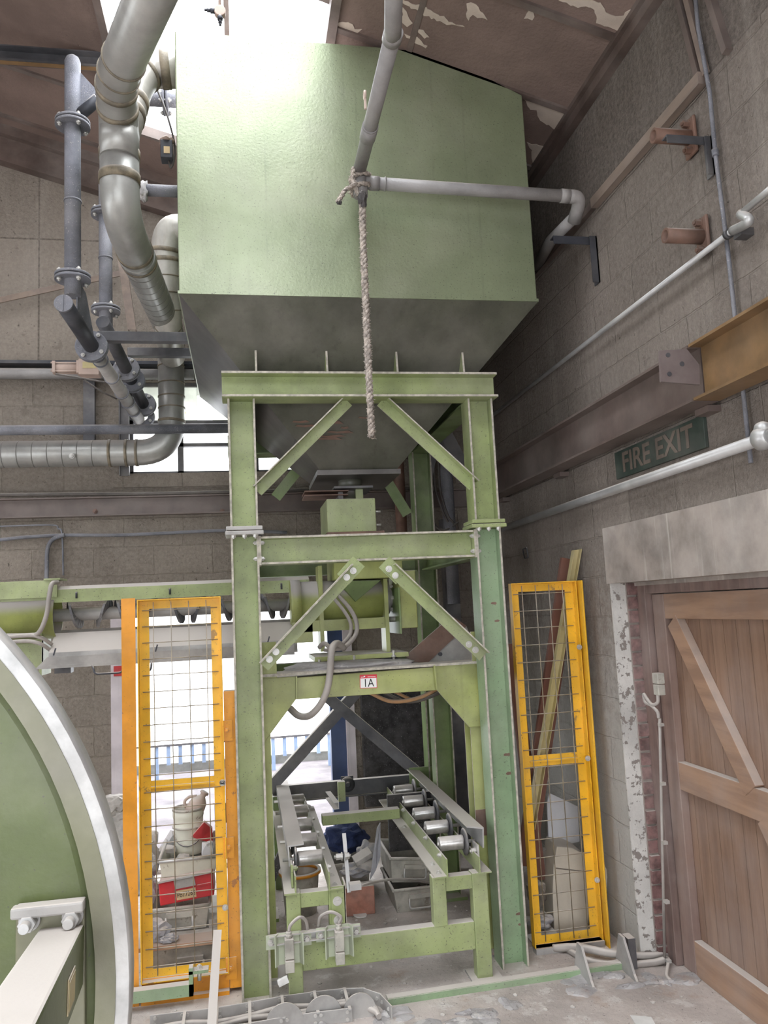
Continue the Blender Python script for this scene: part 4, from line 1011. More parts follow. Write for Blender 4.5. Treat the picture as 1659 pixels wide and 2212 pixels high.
for fr, w, m_ in ((.285,.03,'seal'),(.32,.05,'duct'),(.34,.03,'seal'),(.93,.03,'seal'),(.96,.02,'seal')):
    p, d = along(lower,fr); ringband(p,d,DR,w,m_,du1)
for k in range(13):
    p, d = along(lower,.38+k*.043); ringband(p,d,DR-.0045,.006,'seam',du1,'spiral_seam')
for fr, m_ in ((.055,'seal'),(.10,'seal'),(.135,'seal'),(.165,'seal'),(.20,'seal'),(.335,'seal'),(.36,'seal'),(.40,'seal')):
    p, d = along(s2,fr); ringband(p,d,DR-.002 if fr < .19 else DR,.010 if fr < .19 else .02,m_,du1)
for k in range(14):
    p, d = along(s2,.44+k*.035); ringband(p,d,DR-.0045,.006,'seam',du1,'spiral_seam')
p = U(155,985,Y=6.09); MB().bolt(p,(0,-1,0),.014,.02).build('bolt','bolt',du1)
# label strip of tape on the upper branch
p, d = along(upper,.50)
vw = (V(0,0,CAMH)-p).normalized(); sdv = d.cross(vw).normalized()
b = MB(); n=6
for k in range(n):
    a0, a1 = math.radians(-50+k*13), math.radians(-50+(k+1)*13)
    f0 = p + (vw*math.cos(a0)+sdv*math.sin(a0))*(DR+.0015); f1 = p+(vw*math.cos(a1)+sdv*math.sin(a1))*(DR+.0015)
    b.bm.faces.new([b.bm.verts.new(q) for q in (f0-d*.015,f1-d*.015,f1+d*.015,f0+d*.015)])
o = b.build('tape_strip','rusty',du1); sm_ = o.modifiers.new('thick','SOLIDIFY'); sm_.thickness = .001
d2 = thing('branch_duct','pale duct elbow joining the hopper side to the main duct','duct',U(330,170,Y=4.3))
br_ = filletpath([V(HX0,4.27,U(380,150,Y=4.27).z),U(300,150,Y=4.27),U(262,285,Y=4.07)],.30,12)
MB().tube(br_,.098,30).build('elbow','ductpale',d2)
for fr, w in ((.10,.05),(.28,.02),(.66,.05),(.80,.05)):
    p, d = along(br_,fr); ringband(p,d,.098,w,'seal',d2)
d3 = thing('return_duct','pale galvanised duct rising behind the sloping duct to the hopper flank','duct',U(360,760,Y=5.9))
e3 = filletpath([V(HX0,5.45,U(385,495,Y=5.45).z),U(354,492,Y=5.45),U(362,690,Y=5.6),U(372,770,Y=6.1)],[.22,.1],10)
MB().tube(e3,.098,28).build('duct_pipe','ductpale',d3)
for fr in (.24,.29,.38,.47,.56,.65): 
    p, d = along(e3,fr); ringband(p,d,.096,.03 if fr < .3 else .008,'seal',d3)

def flange_pair(p, d, r, parent, n=4, off=0.):
    d = Vector(d).normalized()
    f = MB().ring(p-d*.011,d,r*2.15,r*.95,.014).ring(p+d*.011,d,r*2.15,r*.95,.014).build('flange','pipe',parent)
    a = V(0,0,1) if abs(d.z) < .9 else V(1,0,0); u = d.cross(a).normalized(); v = d.cross(u)
    for k in range(n):
        t = 2*math.pi*k/n+.6+off; c = p+(u*math.cos(t)+v*math.sin(t))*r*1.72
        MB().cyl(c-d*.04,c+d*.04,r*.14,8).cyl(c-d*.032,c-d*.018,r*.30,6).cyl(c+d*.018,c+d*.032,r*.30,6).build('bolt','bolt',f)
def steel_pipe(name, label, x, y, zt, zb, r, end, loc_flanges, cat='pipe'):
    t = thing(name,label,cat,(x,y,zb))
    MB().cyl((x,y,zt),(x,y,zb),r,26).build('riser','pipe',t)
    return t
rA = .045
pa = U(152,640,Y=4.5); xA = U(157,400,Y=4.5).x
sA = thing('flanged_pipe','front dusty flanged steel pipe with capped stub and sloping run','pipe',(xA,4.5,3.6))
zt = U(160,135,Y=4.5).z
MB().lathe((xA,4.5,pa.z),[(rA,0),(rA,zt-pa.z),(rA*.8,zt-pa.z+.025),(rA*.4,zt-pa.z+.04)],n=26).build('riser','pipe',sA)
for py in (268,600): flange_pair(V(xA,4.5,U(157,py,Y=4.5).z),(0,0,1),rA,sA)
MB().ring((xA,4.5,U(157,435,Y=4.5).z),(0,0,1),rA+.004,rA-.002,.01).build('clip','pipe',sA)
# run going back and down, capped at the near end
c0 = U(137,655,Y=4.32); c1 = U(300,905,Y=6.25)
dd = (c1-c0).normalized()
MB().cyl(c0,c0.lerp(c1,.30),rA*1.02,26).build('near_run','black',sA)
MB().cyl(c0-dd*.004,c0+dd*.012,rA*1.1,26).obox(c0-dd*.006,(.004,.004,rA*2),d=dd).build('end_cap','pipe',sA)
MB().cyl(c0.lerp(c1,.30),c1,rA*.98,24).build('far_run','grey',sA)
flange_pair(c0.lerp(c1,.295),dd,rA,sA)
for fr in (.36,.40,.55,.70,.80,.9): ringband(c0.lerp(c1,fr),dd,rA,.012,'pipe',sA,'weld_bead')
b = MB(); b.prism([V(xA+rA*.5,4.5,pa.z+.10),V(xA+rA,4.6,pa.z+.06),c0.lerp(c1,.27)+V(.02,0,.03),c0.lerp(c1,.1)+V(.01,0,.04)],(.008,0,0)); b.build('web_plate','pipe',sA)
# diagonal branch at the top
b0, b1 = U(170,158,Y=4.5), U(205,190,Y=4.5); 
MB().cyl(U(168,252,Y=4.5),U(212,214,Y=4.45),rA*.75,20).build('branch','black',sA)
b = MB(); b.prism([U(168,150,Y=4.5),U(205,190,Y=4.5),U(205,222,Y=4.5),U(168,248,Y=4.5)],(0,.012,0)); b.build('gusset_plate','pipe',sA)
rB = .044; xB = U(228,560,Y=5.4).x; pb = U(236,712,Y=5.4)
sB = thing('flanged_pipe','rear dusty flanged steel pipe, shorter, beside the sloping duct','pipe',(xB,5.4,3.9))
MB().cyl((xB,5.4,pb.z),(xB,5.4,U(222,400,Y=5.4).z),rB,26).build('riser','pipe',sB)
for py in (462,670): flange_pair(V(xB,5.4,U(228,py,Y=5.4).z),(0,0,1),rB,sB)
MB().ring((xB,5.4,U(227,558,Y=5.4).z),(0,0,1),rB+.004,rB-.002,.01).build('clip','pipe',sB)
c0 = U(222,695,Y=5.15); c1 = U(312,878,Y=6.25); dd = (c1-c0).normalized()
MB().cyl(c0,c1,rB,26).build('run','black',sB)
for fr in (.52,.66,.98): flange_pair(c0.lerp(c1,fr),dd,rB,sB)
# capped flange lower right
p = U(310,900,Y=6.3); o = thing('blank_flange','small black blank flange at the foot of the pipe run','flange',p); flange_pair(p,(0.1,1,0),.04,o)
# square tube brackets
for (a_, c_, Yb, h_, lab) in (((210,724),(408,728),4.95,.062,'upper'),((275,759),(415,760),5.75,.062,'lower')):
    a, c = U(*a_,Y=Yb), U(*c_,Y=Yb)
    zc = (a.z+c.z)/2
    o = MB().box((a.x,Yb,zc-h_/2),(c.x+.0,Yb+.06,zc+h_/2)).build('square_tube','darksteel',bev=.004); tag(o,'%s dusty square steel tube running from the pipes to the hopper cone'%lab,'tube')
# hanger strut behind, thin wall rod
o = MB().channel(U(262,555,Y=5.9),U(285,712,Y=5.9),.06,.05,.006,up=V(1,0,0),side=1).build('hanger_strut','batten'); tag(o,'pale upright channel hanging behind the sloping duct','strut')
o = MB().bar(U(-60,662,Y=6.3),U(262,590,Y=6.3),.012,.045).build('strap_bar','batten'); tag(o,'thin pale strap climbing across the pebbled panels','strap')
# wall pipes
wp = thing('horizontal_pipe','upper horizontal pipe on the back wall with two cable runs','pipe',(-.8,6.3,3.85))
z = U(200,808,Y=6.3).z
MB().cyl((-3.2,6.30,z),(-.35,6.30,z),.042,20).build('pipe_run','pvc',wp)
MB().box((-3.2,6.27,z+.075),(-.35,6.39,z+.10)).build('tray','black',wp)
z = U(200,931,Y=6.1).z
wp2 = thing('horizontal_pipe','lower dusty horizontal pipe crossing the window','pipe',(-.8,6.1,3.4)); 
MB().cyl((-3.2,6.05,U(0,930,Y=6.05).z),(.28,6.05,U(560,925,Y=6.05).z),.037,20).build('pipe_run','pipe',wp2)
a = U(192,815,Y=6.33); 
o = MB().channel(U(192,818,Y=6.34),U(192,960,Y=6.34),.085,.05,.008,up=V(1,0,0),side=1).build('channel_stanchion','darksteel'); tag(o,'short grey channel stanchion bolted to the back wall under the pipes','bracket')
o = MB().channel(V(U(268,850,Y=6.36).x,6.37,3.02),V(U(268,850,Y=6.36).x,6.37,3.86),.075,.04,.008,up=V(1,0,0),side=1).build('channel_stanchion','darksteel'); tag(o,'grey steel upright at the left edge of the back window','bracket')
# pneumatic actuator
ac = thing('pneumatic_actuator','dusty brass-coloured pneumatic cylinder beside the pipe runs','actuator',U(170,800,Y=5.7))
a, c = U(115,795,Y=5.7), U(172,795,Y=5.7)
MB().box((a.x,5.66,a.z-.04),(a.x+.02,5.74,a.z+.04)).box((c.x-.015,5.66,a.z-.045),(c.x+.01,5.74,a.z+.045)).cyl((a.x,5.7,a.z),(c.x,5.7,a.z),.034,20).build('cylinder','tan',ac)
for dy in (-.03,.03):
    for dz in (-.03,.03): MB().cyl((a.x-.01,5.7+dy,a.z+dz),(c.x+.02,5.7+dy,a.z+dz),.006,8).build('tie_rod','tan',ac)
MB().box((c.x,5.65,a.z-.06),(c.x+.14,5.75,a.z+.055)).build('valve_body','tan',ac,bev=.006)
MB().box((c.x+.03,5.645,a.z-.015),(c.x+.12,5.65,a.z+.03)).build('data_plate','mustard',ac)
hose('air_line','thin black air line drooping from the pneumatic cylinder past the pipes',[U(120,808,Y=5.66),U(165,815,Y=5.64),U(215,824,Y=5.62),U(260,832,Y=5.7)],.006,'cabledark',cat='cable')
hose('air_line','thin black air line falling diagonally to the sloping pipe',[U(180,820,Y=5.64),U(215,843,Y=5.64),U(252,862,Y=5.7)],.006,'cabledark',cat='cable')
# things between duct and hopper
sp = thing('side_pipe','dark flanged pipe entering the upper left flank of the hopper','pipe',U(340,212,Y=4.9))
a = U(300,212,Y=4.9); z = a.z
MB().cyl((a.x,4.9,z),(HX0,4.9,z),.045,24).build('pipe_run','pipe',sp); flange_pair(V(U(358,214,Y=4.9).x,4.9,z),(1,0,0),.045,sp)
sp = thing('side_pipe','dusty pipe entering the hopper flank lower down beside the duct','pipe',U(340,412,Y=4.9))
a = U(300,410,Y=4.9); z = a.z
MB().cyl((a.x,4.9,z),(HX0,4.9,z),.037,24).build('pipe_run','pipe',sp)
MB().blob((a.x+.03,4.88,z-.02),(.03,.03,.07),2,3,.6).build('dust_clump','dustpile',sp,smooth=True)
jb = thing('junction_box','small black dusty junction box with hanging wires beside the hopper','electrical box',U(360,335,Y=4.6))
a = U(360,325,Y=4.6)
MB().box((a.x-.035,4.58,a.z-.055),(a.x+.035,4.66,a.z+.06)).build('box_body','black',jb,bev=.004)
MB().box((a.x-.015,4.576,a.z-.03),(a.x+.02,4.58,a.z+.012)).build('box_label','tagpaper',jb)
MB().blob((a.x,4.62,a.z+.07),(.045,.05,.02),5,3,.4).build('dust_cap','tan',jb,smooth=True)
MB().tube(smoothpath([a+V(.01,.02,-.05),a+V(.02,.02,-.10),a+V(.04,.02,-.05),a+V(.045,.02,.06),a+V(.0,.0,.25),a+V(-.06,0,.42)],6),.006,8).build('lead','cabledark',jb)
# ================================================================== plastic pipe in front of the hopper, rope
pp = thing('plastic_pipe','grey plastic pipe dropping in front of the hopper and turning right to the wall','pipe',U(775,400,Y=3.85))
PR = .034
top = [U(852,-80,Y=2.45),U(849,60,Y=2.72),U(848,78,Y=2.8),U(776,370,Y=3.84),U(775,400,Y=3.86)]
MB().tube([top[0],top[1],top[2]],PR,22).build('top_length','pvc',pp)
MB().tube([top[2],top[3]],PR,22).build('sloping_length','pvc',pp)
d = (top[3]-top[2]).normalized()
for fr, w in ((.0,.05),(.60,.012),(.65,.10)):
    MB().ring(top[2].lerp(top[3],fr)+d*.0,d,PR+.005,PR-.002,w).build('socket','pvc',pp)
tee = U(778,398,Y=3.85)
MB().cyl(tee+V(0,0,.06),tee+V(0,0,-.07),PR+.004,24).build('tee','pvc',pp)
rr0, rr1 = U(790,395,Y=3.85), U(1240,425,Y=3.78)
MB().cyl(rr0,rr1,PR*.96,24).build('cross_length','pvc',pp)
for fr, w in ((.04,.05),(.09,.006),(.955,.05)): MB().ring(rr0.lerp(rr1,fr),rr1-rr0,PR+.003,PR*.9,w).build('socket','pvc',pp)
e0 = rr1; e1 = U(1160,575,Y=4.75)
MB().tube(filletpath([rr0.lerp(rr1,.96),rr1+V(.04,0,0),rr1+V(.045,.12,-.08)],.09,8),PR+.002,24).build('elbow','pvc',pp)
MB().tube([rr1+V(.045,.09,-.06),U(1190,520,Y=4.2),e1],PR*.96,24).build('wall_length','pvc',pp)
p = U(788,205,Y=3.3); MB().ring(p,(1,0,0),.02,.012,.01).bar(p+V(0,0,-.02),p+V(0,0,-.07),.01,.01,up=V(1,0,0)).build('pipe_clip','tan',pp)
def fray(b, path, r, nfib, L=.014):
    for k in range(nfib):
        i = random.randrange(len(path)-1); c = path[i].lerp(path[i+1],random.random())
        a = random.random()*2*math.pi; dr = V(math.cos(a),math.sin(a),random.uniform(-.6,.8)).normalized()
        s_ = c+dr*r*.8; e_ = s_+dr*random.uniform(.4,1)*L+V(0,0,random.uniform(-.006,.004))
        b.bar(s_,e_,.0018,.0018,up=V(.3,.5,.8))
def ropemesh(path, r, b=None, nf=300):
    """three twisted strands with frayed fibres"""
    b = b or MB(); ph = 0
    P = path
    for sN in range(3):
        pts = []; L = 0
        for i, p in enumerate(P):
            if i: L += (P[i]-P[i-1]).length
            t = (P[min(i+1,len(P)-1)]-P[max(i-1,0)]).normalized(); a = V(1,0,0) if abs(t.x) < .8 else V(0,1,0)
            u = t.cross(a).normalized(); v = t.cross(u); an = L/.05*2*math.pi/1.6+sN*2.094
            pts.append(p+(u*math.cos(an)+v*math.sin(an))*r*.5)
        b.tube(pts,r*.62,7,rfun=lambda i: r*.62*random.uniform(.8,1.25))
    fray(b,P,r,nf); return b
def dense(pts, step=.008):
    out = []
    for a, c in zip(pts, pts[1:]):
        n = max(1,int((c-a).length/step))
        for k in range(n): out.append(a.lerp(c,k/n))
    out.append(pts[-1]); return out
rp = thing('rope','frayed dusty rope knotted round the pipe tee and hanging down','rope',U(800,945,Y=3.8))
h0 = U(782,430,Y=3.80)
hang = dense([h0,U(786,560,Y=3.80),U(793,720,Y=3.80),U(799,860,Y=3.80),U(803,945,Y=3.80)])
ropemesh(hang,.0165,nf=900).build('hanging_length','rope',rp)
tt = tee
loop = []
for k in range(40):
    a = k/40*2*math.pi*1.7; loop.append(tt+V(math.cos(a)*.048,-math.sin(a)*.048,.05-.10*k/40))
ropemesh(loop,.012,nf=160).build('knot_turns','rope',rp)
tail = dense(smoothpath([tt+V(-.03,-.05,-.02),U(760,402,Y=3.78),U(745,412,Y=3.76),U(737,425,Y=3.75),U(729,437,Y=3.75)],6))
ropemesh(tail,.011,nf=90).build('loose_tail','rope',rp)
ropemesh(dense(smoothpath([tt+V(-.04,-.05,.06),tt+V(-.045,-.05,0),tt+V(-.03,-.05,-.06),tt+V(.0,-.05,-.11)],6)),.012,nf=60).build('knot_side','rope',rp)
MB().blob(U(733,436,Y=3.75),(.014,.012,.014),4,3,.5).build('whipping','ropedark',rp)
MB().blob(U(783,430,Y=3.79),(.022,.02,.05),6,3,.4).build('whipping','ropedark',rp)
# gadget hanging in the rooflight
gd = thing('lamp_holder','small brown round junction with two stub ends hanging under the rooflight','electrical fitting',U(475,25,Y=3.6))
c = U(475,25,Y=3.6)
MB().cyl(c+V(0,-.012,0),c+V(0,.02,0),.028,22).build('round_box','tan',gd,bev=.003)
MB().cyl(c+V(0,0,.02),c+V(.0,0,.35),.007,10).build('drop_rod','tan',gd)
for d in (V(-1,0,.03),V(0,0,-1)):
    MB().cyl(c+d*.025,c+d*.045,.013,12).cyl(c+d*.045,c+d*.062,.009,8).cyl(c+d*.062,c+d*.075,.006,8).build('stub_end','black',gd)
# ================================================================== yellow mesh guards
def guard(name, label, x0, x1, Y, midz, zb, nv, nh, flange_side, extra=None):
    t = thing(name,label,'safety guard',((x0+x1)/2,Y,0))
    fw, dp = .055, .045
    b = MB()
    # angle frame: flat leg towards the viewer, other leg standing forward
    for a, c in ((x0,x0+fw),(x1-fw,x1)):
        b.box((a,Y,zb),(c,Y+.005,2.0))
    b.box((x0+fw,Y,2.0-fw*.9),(x1-fw,Y+.005,2.0)).box((x0+fw,Y,zb),(x1-fw,Y+.005,zb+fw*.9))
    b.box((x0,Y-dp,zb),(x0+.005,Y-.0005,2.0)).box((x1-.005,Y-dp,zb),(x1,Y-.0005,2.0)).box((x0+.0055,Y-dp,1.995),(x1-.0055,Y-.0005,2.0)).box((x0+.0055,Y-dp,zb),(x1-.0055,Y-.0005,zb+.005))
    b.build('frame','yellow',t)
    MB().box((x0+fw,Y+.004,midz-.03),(x1-fw,Y+.010,midz+.03)).box((x0+fw,Y-.012,midz-.004),(x1-fw,Y+.004,midz+.004)).build('middle_rail','yellow',t)
    b = MB(); ix0, ix1, iz0, iz1 = x0+.02, x1-.02, zb+.02, 1.985
    for k in range(nh):
        z = iz0+(k+.5)*(iz1-iz0)/nh; b.cyl((ix0,Y-.006,z),(ix1,Y-.006,z),.0027,6)
    for k in range(nv):
        x = x0+fw*.6+(k+.5)*(x1-x0-fw*1.2)/nv; b.cyl((x,Y-.0115,iz0),(x,Y-.0115,iz1),.0027,6)
    b.build('wire_mesh','wire',t)
    for z in (midz+.0, zb+.32, 1.62 if x0 > 1 else midz+.003):
        MB().bolt((x1-.012,Y-dp-.002,z),(0,-1,0),.010,.012).build('bolt','bolt',t)
    return t
gl = guard('mesh_guard','tall narrow yellow mesh guard left of the frame, metal crates behind it',-.555,-.125,4.37,1.035,.10,4,22,1)
MB().box((-.555,4.325,.0),(-.125,4.37,.02)).box((-.555,4.36,.0),(-.125,4.375,.11)).build('kick_plate','orange',gl)
gr = guard('mesh_guard','tall narrow yellow mesh guard on the right, planks and cardboard behind it',1.50,1.895,4.37,1.0,.025,4,20,1)
MB().prism([(1.50,4.365,.0),(1.895,4.365,.0),(1.895,4.31,.0),(1.50,4.31,.0)],(0,0,.03)).build('sill_angle','grey',gr)
o = MB().prism([(-.635,4.40,0),(-.635,4.33,0),(-.565,4.33,0),(-.565,4.335,0),(-.63,4.335,0),(-.63,4.40,0)],(0,0,2.01)).build('guard_post','orange'); tag(o,'orange angle post on the left edge of the left mesh guard','post')
o = MB().prism([(1.905,4.40,0),(1.905,4.28,0),(1.912,4.28,0),(1.912,4.393,0),(1.965,4.393,0),(1.965,4.40,0)],(0,0,2.0)).build('guard_post','yellow'); tag(o,'yellow angle post between the right mesh guard and the wall','post')
hp = thing('hinge_post','orange hinge post with three bolted plates beside the left green column','post',(-.09,4.38,0))
MB().box((-.122,4.345,.02),(-.06,4.40,1.50)).build('post_tube','orange',hp,bev=.003)
for px, py in ((490,1577),(494,1830),(499,2090)):
    p = U(px,py,Y=4.343); MB().box((p.x-.025,4.338,p.z-.055),(p.x+.028,4.344,p.z+.05)).bolt((p.x,4.338,p.z),(0,-1,0),.010,.010).build('hinge_plate','orange',hp)
# dusty green tube and flat bar in front of the left guard
fl = thing('floor_latch','dusty green square bar with a bolted lug in front of the left guard','bar',(-.4,4.25,0))
a, c = U(200,2160,Y=4.28), U(418,2128,Y=4.28)
MB().box((a.x,4.25,a.z-.03),(c.x,4.30,a.z+.025)).box((c.x-.02,4.25,a.z-.03),(c.x,4.30,a.z+.10)).box((c.x-.02,4.25,a.z+.07),(c.x+.075,4.30,a.z+.085)).build('square_bar','green_cool',fl)
MB().bolt((c.x+.03,4.275,a.z+.085),(0,0,1),.012,.012).cyl((c.x+.03,4.275,a.z+.03),(c.x+.03,4.275,a.z+.07),.01,8).build('bolt','bolt',fl)
o = MB().bar(U(470,2010,Y=4.22),U(452,2300,Y=3.75),.04,.012,up=V(0,1,0)).build('flat_bar','galv'); tag(o,'pale flat steel bar leaning up against the left guard','bar')

# ================================================================== big green drum, lower left
dm = thing('mixer_drum','huge green round drum end filling the lower left corner','drum',(-1.2,1.7,0))
DC = V(-1.2,1.6,1.25)
b = MB(); n = 120
def circ(r, y): return [b.bm.verts.new((DC.x+math.cos(2*math.pi*k/n)*r,y,DC.z+math.sin(2*math.pi*k/n)*r)) for k in range(n)]
rings = [circ(r,y) for r, y in ((.90,1.618),(.925,1.640),(.955,1.645))]
b.bm.faces.new(circ(.90,1.618)) ; 
for A, B in zip(rings, rings[1:]):
    for k in range(n): b.bm.faces.new((A[k],A[(k+1)%n],B[(k+1)%n],B[k])).smooth = True
bmesh.ops.remove_doubles(b.bm, verts=b.bm.verts, dist=.0001)
b.build('drum_face','drum',dm)
b = MB(); b.ring((DC.x,1.615,DC.z),(0,1,0),.951,.916,.036,n=120); b.build('rim_lip','drumrim',dm)
b = MB(); b.ring((DC.x,1.635,DC.z),(0,1,0),.974,.950,.07,n=120); b.build('rim_band','steelrim',dm)
MB().box((DC.x-.5,1.70,0),(DC.x+.4,2.0,DC.z)).cyl((DC.x,1.66,DC.z),(DC.x,2.0,DC.z),.3,40).build('pedestal','drum',dm)
ap = thing('pivot_arm','heavy green box arm bolted to the drum face with a square plate','arm',(-.5,1.3,0))
p0, p1 = U(40,1950,Y=1.62), U(188,2165,Y=1.62)
MB().box((p0.x,1.60,p1.z-.05),(p1.x,1.618,p0.z)).build('mounting_plate','drumrim',ap,bev=.003)
MB().box((p0.x-.003,1.575,p0.z-.016),(p1.x+.002,1.60,p0.z+.004)).build('plate_lip','grey',ap,bev=.004)
for px, py in ((65,1987),(158,1977)):
    p = U(px,py,Y=1.60); MB().cyl(p,p+V(0,-.006,0),.019,20).cyl(p+V(0,-.006,0),p+V(0,-.028,0),.0155,6).cyl(p+V(0,-.028,0),p+V(0,-.046,0),.0095,14).build('hex_bolt','steelrim',ap,bev=.001)
a, c = U(132,2068,Y=1.60), U(20,2285,Y=1.12); c = a+(c-a)*1.55
MB().obox((a+c)/2,((c-a).length,.078,.105),d=c-a,up=V(0,.2,1)).build('box_arm','drum',ap,bev=.005)
# nameplate on the right-hand side face of the arm
d = (c-a).normalized(); up_ = V(0,.2,1); sd = up_.cross(d).normalized(); up2 = d.cross(sd).normalized()
if sd.x < 0: sd = -sd
m_ = a.lerp(c,.42/1.55)+sd*.0405-up2*.005
MB().obox(m_,(.085,.002,.05),d=d,up=up2).build('nameplate','brass',ap)
MB().obox(m_+sd*.001,(.074,.0015,.04),d=d,up=up2).build('nameplate_face','mustard',ap)

# ================================================================== floor: cable chain, edging, cables, scraps
cc = thing('cable_chain','grey steel cable chain lying on the floor in front of the frame','cable chain',(.3,4.0,0))
path = [V(x,3.99+.0*x,0) for x in (-.62,-.45,-.28,-.11,.06,.23,.40,.52)]
path = [U(px,py,Z=.0) for px, py in ((330,2222),(400,2214),(470,2205),(540,2193),(610,2180),(680,2170),(745,2163))]
for i in range(len(path)-1):
    for dy, z1 in ((.0,.055),(-.20,.055)):
        a, c = path[i]+V(-.012,dy,.03), path[i+1]+V(.012,dy,.03)
        lk = MB().obox((a+c)/2,((c-a).length,.006,.062),d=c-a).build('link_plate','grey',cc,bev=.008)
        for f_ in (.14,.86):
            for dz in (-.015,.017):
                p = a.lerp(c,f_)+V(0,-.004,dz); MB().cyl(p,p+V(0,-.006,0),.008,10).build('rivet','bolt',lk)
    m_ = path[i+1]; MB().bar(m_+V(0,.01,.058),m_+V(0,-.21,.058),.014,.006).build('cross_bar','galv',cc)
def arcp(cx_, cy_, r, a0, a1, n): return [V(cx_+r*math.cos(math.radians(a0+(a1-a0)*k/n)),cy_+r*math.sin(math.radians(a0+(a1-a0)*k/n)),0) for k in range(n+1)]
e_ = path[-1]
for (dx, dy), r_ in (((.0,0),0),):
    pts = [e_, e_+V(.09,-.02,0), e_+V(.16,-.10,0), e_+V(.19,-.22,0)]
    for a, c in zip(pts, pts[1:]):
        lk = MB().obox((a+c)/2+V(0,0,.03),((c-a).length+.025,.006,.062),d=c-a).build('link_plate','grey',cc,bev=.008)
        for f_ in (.2,.8): p = a.lerp(c,f_)+V(0,-.004,.035); MB().cyl(p,p+V(-.003,-.007,0),.008,10).build('rivet','bolt',lk)
pts = [e_+V(-.10,-.15,.03), e_+V(.02,-.13,.03)]
for k, (x_, y_) in enumerate(((-.30,-.19),(-.12,-.17),(.05,-.17))):
    MB().cyl(e_+V(x_,y_-.0,.035),e_+V(x_,y_-.008,.035),.085-.01*(k == 2),26).build('round_link','grey',cc)
for k in range(3):
    q = [p+V(0,-.055-.045*k,.025+.008*math.sin(p.x*14+k*2)) for p in path]+[e_+V(.06,-.08-.03*k,.03),e_+V(.12,-.16-.02*k,.03),e_+V(.13,-.24,.025)]
    MB().tube(smoothpath(q,5),.013,10).build('cable_run','cable',cc)
ed = thing('floor_edging','green steel angle edging along the floor step with two upright fins','steel edging',(1.2,4.0,0))
a, c = U(838,2172,Z=.0), U(1352,2092,Z=.0)
MB().bar(a+V(0,.02,.028),c+V(0,.02,.028),.045,.006).bar(a+V(0,-.004,.0),c+V(0,-.004,.0),.006,.058).build('angle','green_cool',ed)
for px, py, hh in ((1263,2118,.155),(1355,2105,.17)):
    p = U(px,py,Z=0); MB().prism([p+V(-.0,.13,0),p+V(.0,-.10,-.0),p+V(0,-.07,.03),p+V(0,.02,hh),p+V(0,.07,hh)],(.012,0,0)).build('fin_plate','grey',ed)
p = U(1362,2100,Z=0); MB().box((p.x+.01,p.y+.02,0),(p.x+.05,p.y+.09,.15)).build('back_block','darksteel',ed)
# near floor debris bank
b = MB()
for k in range(60):
    x = -.6+3.0*random.random(); y = 3.80+.07*math.sin(x*5)+random.uniform(-.08,.10)+.05*x; b.blob((x,y,0),(random.uniform(.02,.09),random.uniform(.02,.06),random.uniform(.004,.018)),k,2,.5)
o = b.build('debris_bank','dustpile'); tag(o,'low bank of dust and grit along the floor edging','dust',kind='stuff')
b = MB()
for k in range(240):
    x = random.uniform(-.7,2.0); y = random.uniform(3.3,6.2); r_ = random.choice((.004,.006,.009,.014)); b.blob((x,y,0),(r_,r_,r_*.6),k,1,.4)
o = b.build('grit','stone'); tag(o,'scattered grit and chips over the concrete floor','grit',kind='stuff')
def floorcable(lab, pts, r=.016, m_='cable'):
    return hose('floor_cable',lab,[U(px,py,Z=r)+V(0,0,dz) for px, py, dz in pts],r,m_,cat='cable')
floorcable('thick grey cable lying on the floor below the right mesh guard, nearest the wall',[(1195,2048,0),(1250,2055,.02),(1320,2068,.02),(1400,2070,.01),(1440,2062,.0)],.02)
floorcable('second grey cable bundle curving on the floor behind the floor fins',[(1225,2050,0),(1270,2075,.0),(1330,2084,.0),(1405,2080,.0),(1436,2078,.01)],.017)
floorcable('thin grey cable looping down to the floor by the door frame foot',[(1433,2068,.0),(1445,2082,.02),(1440,2105,.0),(1448,2118,.0)],.009)
a = U(1370,2200,Z=.0)
o = MB().prism([U(1361,2194,Z=.004),U(1407,2198,Z=.004),U(1425,2230,Z=.004),U(1385,2232,Z=.004)],(0,0,.003)).build('paper_scrap','white'); tag(o,'torn white paper on the floor at the bottom right','paper')
pt = [U(778+14*math.cos(t_/12*2*math.pi)*1.05,1978+6*math.sin(t_/12*2*math.pi),Z=.004) for t_ in range(12)]
o = MB().prism(pt,(0,0,.008)).build('rubber_strip','white'); tag(o,'pale oval offcut on the floor inside the frame','offcut')
for (px, py, w, lab) in ((1086,2020,.12,'timber packing piece beside the right column foot'),(1076,2062,.10,'thin plank offcut on the floor beside the track foot')):
    p = U(px,py,Z=0); o = MB().obox(p+V(0,0,.02),(w,.10,.035 if py < 2050 else .012),d=V(1,.2 if py < 2050 else -1.2,0)).build('timber_offcut','batten'); tag(o,lab,'timber')
